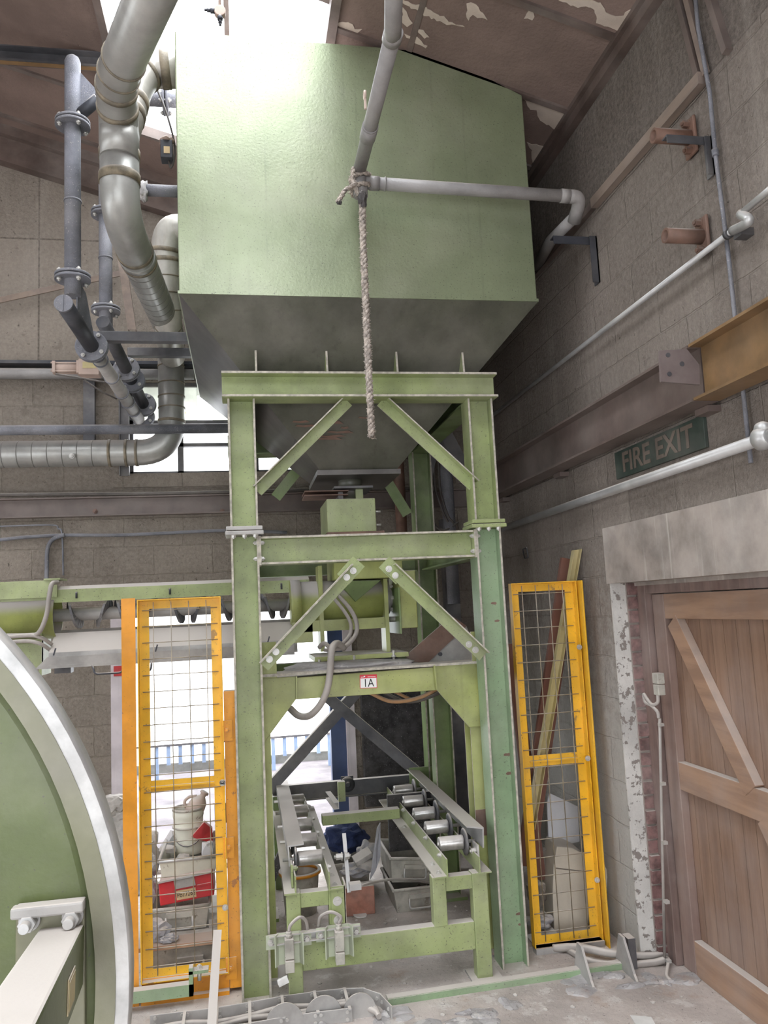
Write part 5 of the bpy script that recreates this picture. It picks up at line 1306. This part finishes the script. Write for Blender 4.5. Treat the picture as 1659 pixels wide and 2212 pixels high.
# ================================================================== crates behind the left guard
def crate(name, label, x0, x1, y0, y1, z0, z1, mat, rim='crate', flare=.02, handle=True, rot=0, tilt=0, cat='crate', hmat='galv'):
    t = thing(name,label,cat,((x0+x1)/2,(y0+y1)/2,z0))
    b = MB(); bm = b.bm
    def rect(ax0,ax1,ay0,ay1,z): return [bm.verts.new(p) for p in ((ax0,ay0,z),(ax1,ay0,z),(ax1,ay1,z),(ax0,ay1,z))]
    f = flare; w = .008
    A = rect(x0+f,x1-f,y0+f,y1-f,z0); B = rect(x0,x1,y0,y1,z1); C = rect(x0+w,x1-w,y0+w,y1-w,z1); D = rect(x0+f+w,x1-f-w,y0+f+w,y1-f-w,z0+w)
    bm.faces.new(A[::-1]); bm.faces.new(D)
    for P, Q in ((A,B),(B,C),(C,D)):
        for i in range(4): bm.faces.new((P[i],P[(i+1)%4],Q[(i+1)%4],Q[i]))
    b.build('tray',mat,t,bev=.003)
    r = MB(); s_ = .010
    for a, c in (((x0,y0,z1),(x1,y0,z1)),((x1,y0,z1),(x1,y1,z1)),((x1,y1,z1),(x0,y1,z1)),((x0,y1,z1),(x0,y0,z1))): r.cyl(a,c,s_,8)
    r.build('rolled_rim',rim,t)
    if handle:
        xm = (x0+x1)/2; zz = z0+(z1-z0)*.5; hw = min(.07,(x1-x0)*.22); yf = y0-.0
        MB().box((xm-hw,yf-.012,zz+.015),(xm+hw,yf+.01,zz+.04)).build('handle_clasp',rim,t)
        MB().tube(filletpath([(xm-hw,yf-.012,zz+.02),(xm-hw,yf-.02,zz-.04),(xm+hw,yf-.02,zz-.04),(xm+hw,yf-.012,zz+.02)],.02,5),.006,8).build('wire_handle',hmat,t)
    if rot or tilt:
        t.rotation_euler = (tilt, 0, 0) if not rot else (tilt, rot, 0)
    return t
# large green-grey crate at the bottom with plank on top
zP = U(390,2046,Y=4.46).z
crate('metal_crate','large grey-green steel crate at the bottom behind the left guard, under a tan plank',-.56,-.10,4.50,4.9,.005,zP-.014,'crate',cat='crate')
o = MB().box((-.60,4.46,zP-.004),(-.06,4.58,zP+.016)).build('plank','planktan'); tag(o,'dusty tan plank lying across the large crate behind the left guard','plank')
o = MB().box((-.60,4.585,zP-.004),(-.06,5.15,zP+.012)).build('lid_board','stone'); tag(o,'grey board lying flat on the large crate behind the left guard','board')
crate('metal_crate','dark weathered metal crate with wire handle under the red toolbox',U(322,1965,Y=4.62).x,U(452,1950,Y=4.62).x,4.62,4.95,zP+.016,U(380,1962,Y=4.62).z,'crate',cat='crate',handle=True)
o = MB().box((-.23,4.62,zP+.013),(-.12,4.70,zP+.05)).build('timber_offcut','stone') if False else MB().box((U(452,2015,Y=4.66).x,4.64,zP+.013),(U(475,2015,Y=4.66).x,4.74,zP+.055)).build('timber_offcut','stone'); tag(o,'small grey block on the board right of the dark metal crate','block')
p = U(343,2008,Y=4.53); o = MB().blob((p.x,4.53,zP+.07),(.055,.04,.055),9,3,.5,freq=3).build('rag','clothgrey'); tag(o,'crumpled grey rag lying left of the dark metal crate','rag')
p = U(365,2030,Y=4.50); o = MB().blob((p.x,4.50,zP+.035),(.045,.03,.022),12,3,.5,freq=3).build('rag','clothgrey'); tag(o,'small flattened rag at the edge of the tan plank','rag')
tb = thing('toolbox','red metal toolbox tilted on the dark crate, with a tan tag','toolbox',U(400,1950,Y=4.6))
p00, p10, p11, p01 = U(346,1958,Y=4.6), U(463,1934,Y=4.6), U(458,1884,Y=4.6), U(342,1908,Y=4.6)
MB().prism([p00,p10,p11,p01],(0,.22,0)).build('box_body','red',tb,bev=.006)
q = lambda fx, fz: p00.lerp(p10,fx).lerp(p01.lerp(p11,fx),fz)
MB().bar(p01+V(-.01,-.005,.004),p11+V(.0,-.005,.004),.014,.008).build('lid_rim','galv',tb)
MB().prism([q(.30,.62)+V(0,-.012,0),q(.68,.62)+V(0,-.012,0),q(.66,.98)+V(0,-.003,0),q(.28,.98)+V(0,-.003,0)],(0,.012,0)).build('front_flap','grey',tb)
MB().prism([q(.70,.55)+V(0,-.01,0),q(.97,.55)+V(0,-.01,0),q(.97,.60)+V(0,-.01,0),q(.70,.60)+V(0,-.01,0)],(0,.012,0)).build('front_rib','red',tb)
MB().prism([q(.31,.12)+V(0,-.003,0),q(.67,.10)+V(0,-.003,0),q(.67,.50)+V(0,-.003,0),q(.31,.52)+V(0,-.003,0)],(0,.003,0)).build('paper_tag','tagpaper',tb)
ang = math.atan2((p10-p00).z,(p10-p00).x)
text('tag_writing','Po77262',q(.49,.31)+V(0,-.004,0),.036,'ink',tb,rot=(math.pi/2,-ang,0),sx=.75)
# white tray with rubble above the toolbox
crate('metal_tray','white-rimmed tray tilted on the red toolbox, filled with rubble',U(345,1905,Y=4.68).x,U(470,1880,Y=4.68).x,4.66,5.1,U(400,1895,Y=4.68).z,U(400,1862,Y=4.68).z+.02,'cream','galv',cat='tray',handle=False,flare=.015)
# cream drum with jug
bk = thing('bucket','dented cream enamel bucket with spatters standing on the rubble','bucket',U(408,1842,Y=5.0))
c = U(408,1840,Y=5.0); zt = U(408,1745,Y=5.0).z
rb = (U(441,1790,Y=5.0).x-U(376,1790,Y=5.0).x)/2
MB().lathe(c,[(rb*.95,0),(rb*.96,.03),(rb*.97,(zt-c.z)*.55),(rb*1.03,(zt-c.z)*.6),(rb*.98,(zt-c.z)*.64),(rb*1.0,(zt-c.z)*.8),(rb*1.04,(zt-c.z)*.84),(rb*1.04,(zt-c.z)),(rb*.98,(zt-c.z)),(rb*.92,(zt-c.z)*.8),(rb*.9,.02)],n=32).build('pail','cream',bk)
MB().ring((c.x,c.y,zt),(0,0,1),rb*1.08,rb*.98,.012).ring((c.x,c.y,c.z+(zt-c.z)*.6),(0,0,1),rb*1.07,rb*.98,.010).build('hoop','crate',bk)
MB().tube([V(c.x+rb*1.04*math.cos(t_),c.y+rb*1.04*math.sin(t_),c.z+(zt-c.z)*.58-.09*abs(math.sin(t_))) for t_ in [math.radians(190+16*k) for k in range(11)]],.004,8).build('bail_handle','darksteel',bk)
jg = thing('jug','tan plastic jug lying tilted in the cream bucket, neck up','jug',U(425,1760,Y=5.0))
c0 = U(408,1770,Y=5.0); c1 = U(436,1722,Y=5.0); dd = (c1-c0).normalized()
MB().lathe(c0,[(.03,0),(.05,.01),(.052,.09),(.045,.12),(.024,.145),(.018,.15),(.018,.165),(.026,.166),(.026,.178),(.018,.18)],d=dd,n=26).build('jug_body','tan',jg)
sd = V(0,1,0).cross(dd).normalized()
if sd.x > 0: sd = -sd
MB().tube(smoothpath([c0+dd*.05+sd*.05,c0+dd*.075+sd*.075,c0+dd*.11+sd*.065,c0+dd*.135+sd*.03],5),.009,10).build('grip','tan',jg)
o = MB().prism([U(413,1808,Y=4.9),U(441,1776,Y=4.9),U(458,1790,Y=4.95),U(460,1822,Y=4.95),U(432,1815,Y=4.92)],(0,.05,0)).build('red_scrap','red',bev=.004); tag(o,'bright red torn scrap beside the cream bucket','scrap')
# rubble and wooden blocks
for i, (px, py, Y, s_, seed, mat, lab, nm) in enumerate((
  (330,1810,4.95,(.035,.05,.045),1,'stone','angular concrete lump left of the cream bucket at the edge of the guard','concrete_lump'),
  (362,1835,4.95,(.06,.05,.022),2,'stone','flat grey slab fragment leaning left below the bucket','concrete_lump'),
  (395,1860,4.80,(.045,.04,.045),3,'stone','pale broken concrete block in the middle of the rubble tray','concrete_lump'),
  (415,1868,4.74,(.03,.03,.03),4,'tan','sandy-brown broken lump just above the red toolbox','concrete_lump'),
  (435,1870,4.76,(.033,.03,.028),5,'stone','round grey stone at the right end of the rubble tray','concrete_lump'),
  (368,1880,4.74,(.05,.04,.03),6,'stone','dark-faced wedge of concrete at the left of the rubble tray','concrete_lump'),
  (325,1870,4.80,(.045,.06,.055),7,'clothgrey','grey bulging sack end behind the left side of the guard','sack'),
  (322,1920,4.70,(.05,.05,.07),8,'clothgrey','upright grey sack fold left of the red toolbox','sack'),
  (448,1835,4.85,(.04,.05,.05),10,'sheet','pale rounded lump right of the bucket foot','concrete_lump'))):
    p = U(px,py,Y=Y); o = MB().blob(p,s_,seed,3,.35,freq=1.6,flat=.8 if nm == 'concrete_lump' else 0).build(nm,mat); tag(o,lab,'rubble' if nm == 'concrete_lump' else 'sack')
for i, (pa_, pb_, Y, w, lab) in enumerate((((353,1838),(378,1798),5.05,.05,'short pale timber leaning against the left of the bucket'),((322,1822),(350,1858),4.9,.03,'thin grey lath pointing down to the left of the rubble'),((452,1880),(470,1795),4.95,.03,'pale upright board edge at the right side of the rubble'))):
    a, c = U(*pa_,Y=Y), U(*pb_,Y=Y+.05); o = MB().bar(a,c,w,.04).build('timber_offcut','stone' if i else 'sheet'); tag(o,lab,'timber')
# rubble bank on the threshold left of the guard
for i,(px,py,s_,lab) in enumerate(((250,1735,.07,'pale broken lump at the foot of the left door jamb'),(262,1765,.055,'grey leaning slab fragment below the left door jamb'),(240,1752,.05,'small rubble piece next to the drum rim at the jamb foot'))):
    p = U(px,py,Y=6.1); o = MB().blob(p,(s_*1.5,s_,s_),20+i,3,.45,flat=.8).build('concrete_lump','stone'); tag(o,lab,'rubble')
o = MB().prism([(-1.4,5.95,0),(-.75,5.95,0),(-.80,6.05,.50),(-1.35,6.1,.52)],(0,.3,0)).build('rubble_plinth','stone',bev=.02); tag(o,'low concrete plinth under the left door jamb','plinth')

# ================================================================== trays behind the roller track
crate('metal_tray','lower pale dusty steel tray on the floor inside the frame',.87,1.20,5.10,5.55,.0,.14,'crate',cat='tray')
crate('metal_tray','upper pale steel tray stacked and tipped on the lower one',.85,1.17,5.13,5.55,.16,.31,'crate',cat='tray',rot=.10)
crate('metal_tray','deep grey tray standing left of the stacked trays, rags inside',.50,.78,5.45,5.85,.0,.22,'crate',cat='tray',handle=False)
o = MB().box((.90,5.35,.30),(1.28,5.38,.66)).build('dark_sheet','tarp'); tag(o,'black sheet standing behind the stacked steel trays','sheet')
o = MB().prism([U(800,1900,Y=5.1),U(812,1880,Y=5.1),U(822,1850,Y=5.1),U(822,1778,Y=5.15),U(815,1790,Y=5.15),U(812,1830,Y=5.1)],(0,.02,0)).build('grey_sheet','clothgrey'); tag(o,'grey stiff sheet standing at the left edge of the stacked trays','sheet')
def ragmesh(px, py, Y, s_, seed, mat, lab, nm='rag', cat='rag', f=2.6):
    p = U(px,py,Y=Y); o = MB().blob(p,s_,seed,4,.42,freq=f*.8).build(nm,mat); tag(o,lab,cat); return o
ragmesh(745,1810,5.75,(.15,.10,.09),31,'clothblue','dark blue cloth bundled under the cross tube','blue_cloth','cloth')
ragmesh(792,1850,5.35,(.075,.06,.09),33,'clothgrey','grey crumpled rag left of the stacked trays')
ragmesh(770,1878,5.35,(.10,.06,.04),36,'clothgrey','spread grey rag under the wooden blocks')
for i,(px,py,dv,lab) in enumerate(((783,1850,V(1,.1,.45),'grey wooden block resting on the rags, upper one'),(791,1866,V(1,-.3,-.35),'grey wooden block resting on the rags, lower one'))):
    p = U(px,py,Y=5.25); o = MB().obox(p,(.12,.07,.035),d=dv,up=V(0,-.4,1)).build('wooden_block','stone',bev=.002); tag(o,lab,'block')
p = U(782,1905,Y=5.2); o = MB().box((p.x-.12,5.15,0.0),(p.x+.07,5.25,.17)).build('clay_block','redbrick',bev=.006); tag(o,'red-brown clay block on the floor left of the trays','block')
p = U(640,1990,Z=0)
bk2 = thing('bucket','battered pale tub behind the left legs of the roller track','bucket',(p.x,p.y+.1,0))
MB().lathe((p.x+.04,p.y+.14,0),[(.10,0),(.12,.22),(.125,.25),(.12,.25),(.1,.02)],n=28).build('pail','crate',bk2)
MB().ring((p.x+.04,p.y+.14,.25),(0,0,1),.135,.115,.02).build('rim','orange',bk2)
# tyre-like black ribbed mat and dark pallet at the far left, inside the frame
p = U(600,1900,Y=5.9)
o = MB().prism([U(574,1945,Y=5.7),U(606,1880,Y=5.7),U(607,1830,Y=5.7),U(590,1865,Y=5.7),U(574,1890,Y=5.7)],(0,.05,0)).build('rubber_mat','tarp'); tag(o,'black ribbed rubber piece leaning behind the left column','mat')
o = MB().box((-.25,6.0,.42),(.14,6.25,.56)).box((-.25,6.02,0),(-.18,6.1,.42)).box((.04,6.02,0),(.11,6.1,.42)).build('rough_bench','asphalt',bev=.01); tag(o,'dark crusty bench in the doorway behind the left column','bench')
# ================================================================== right wall fittings
bX = 1.84
zt, zb = U(1367,817,X=bX).z, U(1367,928,X=bX).z
def wallbeam(nm, lab, y0, y1, mat):
    t = thing(nm,lab,'beam',(bX+.06,(y0+y1)/2,zb))
    MB().ibeam((bX+.06,y0,(zt+zb)/2),(bX+.06,y1,(zt+zb)/2),zt-zb,.12,.012,.008,up=V(0,0,1)).build('i_section',mat,t)
    return t
yj = U(1512,800,X=bX+.05).y
w1 = wallbeam('runway_beam','dark brown steel beam along the right wall, from the end plate into the corner',yj,5.9,'brownbeam')
w2 = wallbeam('runway_beam','ochre-streaked steel beam along the right wall, nearest the viewer',1.0,yj-.012,'ochre')
pl = [U(px,py,Y=yj-.03) for px, py in ((1425,757),(1484,754),(1511,788),(1512,831),(1428,824))]
ep = thing('end_plate','dark bracket plate with three holes projecting from the wall beams','plate',pl[4])
b = MB(); b.prism(pl,(0,.012,0)); b.build('plate','plate',ep)
for px, py in ((1443,767),(1473,786),(1446,808)):
    p = U(px,py,Y=yj-.0305); MB().cyl(p,p+V(0,-.002,0),.010,14).build('bolt_hole','black',ep)
for y in (3.0, 4.6, 5.7): 
    o = MB().box((bX+.10,y-.05,zb-.002),(RW,y+.05,zb-.03)).build('beam_bracket','brownbeam'); tag(o,{3.0:'steel bracket under the ochre wall beam',4.6:'steel bracket under the middle of the dark wall beam',5.7:'steel bracket under the far end of the dark wall beam'}[y],'bracket')
# conduits
lc = thing('conduit','thick silver conduit below the wall beam, running past the exit sign','conduit',(1.95,4,2.4))
a, c = U(1646,948,X=1.94), U(1085,1142,X=1.94)
MB().cyl(a,c,.024,20).build('tube_run','galv',lc)
MB().cyl(a,a+(a-c).normalized()*.6,.024,20).lathe(a-(c-a).normalized()*.0,[(.03,-.03),(.045,-.01),(.045,.02),(.03,.05)],d=(a-c),n=22).build('socket','galv',lc)
MB().blob(a+V(0,-.01,.035),(.03,.035,.03),3,3,.1).build('ball_elbow','galv',lc,smooth=True)
uc = thing('conduit','thin silver conduit climbing along the right wall above the wall beam','conduit',(1.95,4,3.3))
a, c = U(1583,498,X=1.945), U(1050,908,X=1.945)
MB().cyl(a,c,.013,16).build('tube_run','galv',uc)
u0, u1 = U(1600,462,X=1.93), U(1700,378,X=1.93)
MB().cyl(u0,u1,.013,16).build('upper_run','galv',uc)
e = U(1605,487,X=1.93)
MB().tube(smoothpath([a,e,U(1618,475,X=1.92),U(1600,462,X=1.93)],5),.019,14).build('double_elbow','galv',uc)
MB().ring(a+V(0,.03,0),(c-a),.02,.012,.02).box((1.945,a.y-.05,a.z-.04),(2.0,a.y+.0,a.z-.01)).build('pipe_clip','darksteel',uc)
# FIRE EXIT sign
sg = thing('exit_sign','old dark green FIRE EXIT sign hanging on the blockwork under the wall beam','sign',(1.985,3.48,2.52))
MB().box((1.982,3.06,2.52),(1.999,3.90,2.665)).build('board','signgreen',sg,bev=.002)
text('lettering','FIRE EXIT',(1.980,3.48,2.590),.145,'signtext',sg,rot=(math.pi/2,0,-math.pi/2),sx=1.12,bold=.003)
# vertical rod pipe with branches
vr = thing('rod_conduit','thin rusty vertical rod conduit on the right wall crossing both conduits','conduit',(1.975,2.82,2.4))
p = [U(px,py,X=1.975) for px, py in ((1497,-60),(1508,60),(1533,200),(1545,330),(1572,540),(1600,800),(1622,1000))]
MB().tube(p,.009,12).build('rod','rusty' if False else 'pipe',vr)
MB().cyl(p[3]-V(0,0,.015),p[3]+V(0,0,.015),.014,12).build('coupler','pipe',vr)
for i,(a_, c_) in enumerate((((1463,-10),(1508,165)),((1482,-10),(1525,160)),((1530,-20),(1572,112)))):
    o = MB().bar(U(*a_,X=1.985),U(*c_,X=1.985),.03,.02 if i < 2 else .035,up=V(1,0,0)).build('thin_strip','batten' if i == 1 else 'ceiltrim'); tag(o,('dark narrow strip nearest the ceiling on the pebbled wall panels','pale narrow strip beside the rod conduit on the wall panels','dark thick strip right of the rod conduit at the top')[i],'strip')
# sloping weathered batten
a, c = U(1517,168,X=1.975), U(1283,440,X=1.975)
struct(MB().bar(a,c,.04,.055).build('trim_12','batten'), 'weathered batten under the pebbled panels')
a, c = U(1283,442,X=1.985), U(1150,600,X=1.985)
struct(MB().bar(a,c,.03,.04).build('trim_13','ceiltrim'), 'dark batten continuing behind the hopper')
# pipe stubs and brackets on the wall
def stub(lab, px, py, px2, bracket):
    p = U(px,py,X=1.99); q = V(1.82,p.y+.0,p.z)
    t = thing('pipe_stub',lab,'pipe stub',p)
    b = MB(); b.ring(V(1.90,p.y,p.z),(1,0,0),.032,.023,.19,n=26); b.build('sleeve','rusty',t)
    b = MB(); b.box((1.975,p.y-.045,p.z-.085),(1.99,p.y+.045,p.z+.085)); b.build('wall_plate','rusty',t,bev=.02)
    for dz in (-.062,.062): MB().bolt((1.975,p.y,p.z+dz),(-1,0,0),.014,.025).build('bolt','rusty',t)
    return t
stub('upper open pipe stub on a wall plate, angle bracket beside it',1495,298,0,1)
stub('lower open rusty pipe stub on a wall plate above the thin conduit',1522,512,0,0)
br = thing('angle_bracket','black angle bracket beside the upper pipe stub','bracket',U(1530,300,X=1.99))
p = U(1528,300,X=1.99); MB().box((1.80,p.y-.005,p.z-.0),(2.0,p.y+.035,p.z+.006)).box((1.80,p.y-.005,p.z-.03),(2.0,p.y,p.z)).build('arm','darksteel',br)
MB().box((1.99,p.y-.02,p.z-.17),(1.997,p.y+.03,p.z)).box((1.965,p.y-.02,p.z-.17),(1.997,p.y-.014,p.z)).build('wall_leg','darksteel',br)
br = thing('angle_bracket','long black angle bracket carrying the plastic pipe near the hopper','bracket',U(1280,520,X=1.99))
p = U(1281,515,X=1.99); q = U(1195,517,Y=p.y)
MB().box((q.x,p.y-.005,p.z),(2.0,p.y+.045,p.z+.006)).box((q.x,p.y-.005,p.z-.04),(2.0,p.y,p.z)).build('arm','black',br)
MB().box((1.99,p.y-.03,p.z-.27),(1.997,p.y+.03,p.z)).box((1.955,p.y-.03,p.z-.27),(1.997,p.y-.023,p.z)).build('wall_leg','black',br)
# small wire hook on the blockwork
p = U(1142,1195,X=1.99)
o = MB().tube(filletpath([p+V(0,.09,-.03),p+V(-.02,.06,.03),p+V(-.02,-.02,.04),p+V(-.02,-.04,-.03),p+V(-.02,.03,-.035)],.01,3),.005,6).build('wire_clip','black'); tag(o,'small bent wire clip on the blockwork above the right guard','clip')
# ================================================================== switch box by the door
sw = thing('switch_box','small dusty switch box with a looped cable on the old door frame','electrical box',U(1418,1500,X=2.10))
p = U(1419,1475,X=2.08)
MB().box((2.07,p.y-.028,p.z-.005),(2.11,p.y+.028,p.z+.05)).box((2.07,p.y-.026,p.z-.062),(2.11,p.y+.026,p.z-.008)).build('box_body','crate',sw,bev=.004)
MB().tube(smoothpath([p+V(0,0,-.06),p+V(0,.01,-.10),p+V(-.01,.05,-.115),p+V(-.01,.10,-.09),p+V(-.01,.13,-.07),p+V(-.01,.12,-.11),p+V(-.01,.06,-.12),p+V(0,.02,-.15),p+V(0,.012,-.18)],6),.009,10).build('cable_loop','cable',sw)
cd2 = thing('door_conduit','thin grey conduit down the old door frame from the switch box to the floor','conduit',(2.1,4.03,0))
y_ = p.y+.012
MB().cyl((2.085,y_,p.z-.18),(2.085,4.02,0.0),.0075,10).build('tube_run','cable',cd2)
for k in range(5): MB().box((2.078,y_+(4.02-y_)*k/5-.013,p.z-.22-k*.3),(2.10,y_+(4.02-y_)*k/5+.013,p.z-.205-k*.3)).build('saddle','bolt',cd2)
# ================================================================== leaning timbers, cardboard behind the right guard
def lean(nm, lab, a, c, w, t_, mat, cat='plank'):
    o = MB().bar(a,c,w,t_,up=V(0,1,0)).build(nm,mat); tag(o,lab,cat); return o
lean('plank','long red-brown plank leaning up past the top of the right guard',U(1135,1870,Y=4.62),U(1230,1208,Y=4.60),.11,.03,'plankbrown')
lean('plank','dark brown plank half hidden by the right green column, leaning the other way',U(1165,1900,Y=4.72),U(1105,1390,Y=4.72),.075,.03,'plankbrown')
lean('steel_bar','grey steel bar leaning between the brown plank and the mustard channel',U(1140,1760,Y=4.60),U(1243,1190,Y=4.62),.03,.03,'grey',cat='bar')
o = MB().channel(U(1142,1790,Y=4.47),U(1243,1188,Y=4.47),.05,.04,.004,up=V(1,0,.1),side=1).build('metal_channel','mustard'); tag(o,'mustard coloured metal channel leaning out above the right guard','channel')
pw = [U(px,py,Y=4.75) for px, py in ((1182,1735),(1187,1713),(1248,1742),(1252,1818),(1235,1822),(1186,1832))]
o = MB().prism(pw,(0,.012,0)).build('white_board','sheet'); tag(o,'clean white cut board standing behind the right guard','board')
bx = thing('cardboard_box','tall pale cardboard box bulging behind the right guard','cardboard box',U(1230,2010,Y=4.55))
pl_ = [U(px,py,Y=4.55) for px, py in ((1197,2010),(1270,2004),(1276,1960),(1262,1845),(1236,1832),(1203,1829),(1196,1870),(1194,1930))]
MB().prism(pl_,(.02,.22,0)).build('carton_body','carton',bx,bev=.006)
MB().prism([U(1197,2012,Y=4.53),U(1270,2006,Y=4.53),U(1268,2020,Y=4.50),U(1205,2024,Y=4.50)],(0,.1,0)).build('bottom_flap','cartondark',bx)
MB().prism([U(1201,1874,Y=4.548),U(1268,1882,Y=4.548),U(1268,1884,Y=4.548),U(1201,1877,Y=4.548)],(0,.003,0)).build('crease','cartondark',bx)
o = MB().prism([U(1145,1853,Y=4.72),U(1185,1833,Y=4.72),U(1202,1834,Y=4.72),U(1196,1880,Y=4.72),U(1180,1905,Y=4.72),U(1148,1880,Y=4.72)],(0,.05,0)).build('folded_carton','cartondark'); tag(o,'dark folded cardboard left of the tall pale box','cardboard')
ragmesh(1165,1990,4.56,(.075,.06,.045),41,'clothgrey','crumpled grey paper at the foot of the right guard','crumpled_paper','paper')
ragmesh(1160,1930,4.62,(.05,.06,.07),44,'cartondark','dark crumpled packing left of the tall pale box','packing','packing')
o = MB().obox(U(1172,2020,Y=4.50),(.16,.10,.006),d=V(1,0,.15)).build('paper_sheet','white'); tag(o,'flat pale paper lying on the floor behind the right guard sill','paper')
o = MB().prism([U(1300,1860,Y=4.45),U(1312,1880,Y=4.45),U(1310,1940,Y=4.45),U(1302,1975,Y=4.45),U(1297,1960,Y=4.45)],(0,.1,0)).build('carton_flap','carton'); tag(o,'pale curved carton edge showing right of the yellow post','cardboard')
# ================================================================== dark corner behind the frame, channels on the back wall
rail = thing('long_channel','brown steel channel running along the back wall under the window','channel',(-.5,6.35,2.7))
z = 2.78
MB().channel((-3.5,6.395,z),(1.95,6.395,z),.15,.065,.010,side=-1).build('channel_section','brownbeam',rail)
for px in (205,480): 
    p = U(px,1104,Y=6.37); MB().bolt((p.x,6.383,p.z),(0,-1,0),.013,.015).build('bolt','rusty',rail)
hose('cable_bundle','thick cable bundle lying along the top of the back wall channel',[V(-3.3,6.34,2.89),V(-1.8,6.34,2.885),V(-.8,6.34,2.872),V(.3,6.34,2.872),V(1.5,6.34,2.87)],.014,'cabledark',cat='cable')
pts = [U(0,1166,Y=6.37),U(60,1160,Y=6.37),U(140,1156,Y=6.37),U(250,1156,Y=6.37),U(350,1152,Y=6.37),U(490,1146,Y=6.37),U(620,1150,Y=6.37)]
hose('cable_bundle','cable bundle sagging along the blockwork below the channel',pts,.014,'pipe',cat='cable')
hose('cable_bundle','grey cable branching down the blockwork to the conveyor',[U(140,1155,Y=6.36),U(115,1165,Y=6.36),U(103,1185,Y=6.36),U(101,1230,Y=6.36),U(100,1262,Y=6.3)],.016,'pipe',cat='cable')
hose('cable_bundle','cable stepping up left above the blockwork bundle',[U(0,1137,Y=6.37),U(110,1134,Y=6.37),U(126,1142,Y=6.37),U(134,1154,Y=6.37),U(137,1243,Y=6.37)],.007,'pipe',cat='cable')
cyl_ = U(863,1050,Y=6.2)
o = MB().cyl((cyl_.x,6.2,2.2),(cyl_.x,6.2,4.2),.045,20).box((cyl_.x-.05,6.15,2.18),(cyl_.x+.05,6.4,2.2)).build('corner_pipe','rusty'); tag(o,'rust-brown vertical pipe in the dark corner behind the hopper outlet','pipe')
o = MB().cyl((U(963,1000,Y=6.1).x,6.1,1.9),(U(963,1000,Y=6.1).x,6.1,4.2),.05,20).build('corner_pipe','pipe'); tag(o,'grey vertical pipe in the dark corner behind the right column','pipe')
o = MB().bar(U(902,1145,Y=6.0),U(952,905,Y=6.0),.05,.05,up=V(0,1,0)).build('leaning_strut','darksteel'); tag(o,'thin dark strut leaning in the corner behind the right column','strut')
o = MB().bar(U(948,912,Y=5.9),U(1015,1040,Y=5.9),.10,.05,up=V(0,1,0)).build('leaning_strut','darksteel'); tag(o,'broad dark strut slanting the other way behind the right column','strut')
for i,(pp_) in enumerate(([(940,950),(938,1040),(955,1100),(968,1128)],[(948,960),(950,1050),(966,1110),(980,1130)],[(921,1105),(940,1135),(962,1145),(990,1128)])):
    hose('slack_cable',('left-most slack cable hanging in the dark corner','second slack cable hanging in the dark corner','lowest cable looping up in the dark corner')[i],[U(px,py,Y=6.0+.03*i) for px, py in pp_],.009,'cabledark',cat='cable')
o = MB().box((1.62,6.3,0),(1.74,6.395,2.6)).build('corner_post','darksteel'); tag(o,'dark upright steel post against the back wall at the right','post')

hose('draped_cable','grey cable draped from the cover beam down over the green casing tube',[U(125,1258,Y=4.86),U(112,1262,Y=4.80),U(106,1290,Y=4.78),U(100,1330,Y=4.78),U(84,1366,Y=4.80),U(60,1372,Y=4.85),U(-30,1374,Y=4.85)],.013,'cable',cat='cable')
hose('draped_cable','upper of two grey cables arching out below the casing tube end',[U(-30,1380,Y=4.84),U(60,1373,Y=4.82),U(90,1378,Y=4.82),U(112,1392,Y=4.86)],.011,'cable',cat='cable')
hose('draped_cable','lower of two grey cables arching out below the casing tube end',[U(-30,1392,Y=4.84),U(50,1385,Y=4.82),U(85,1390,Y=4.82),U(110,1405,Y=4.86)],.011,'cable',cat='cable')
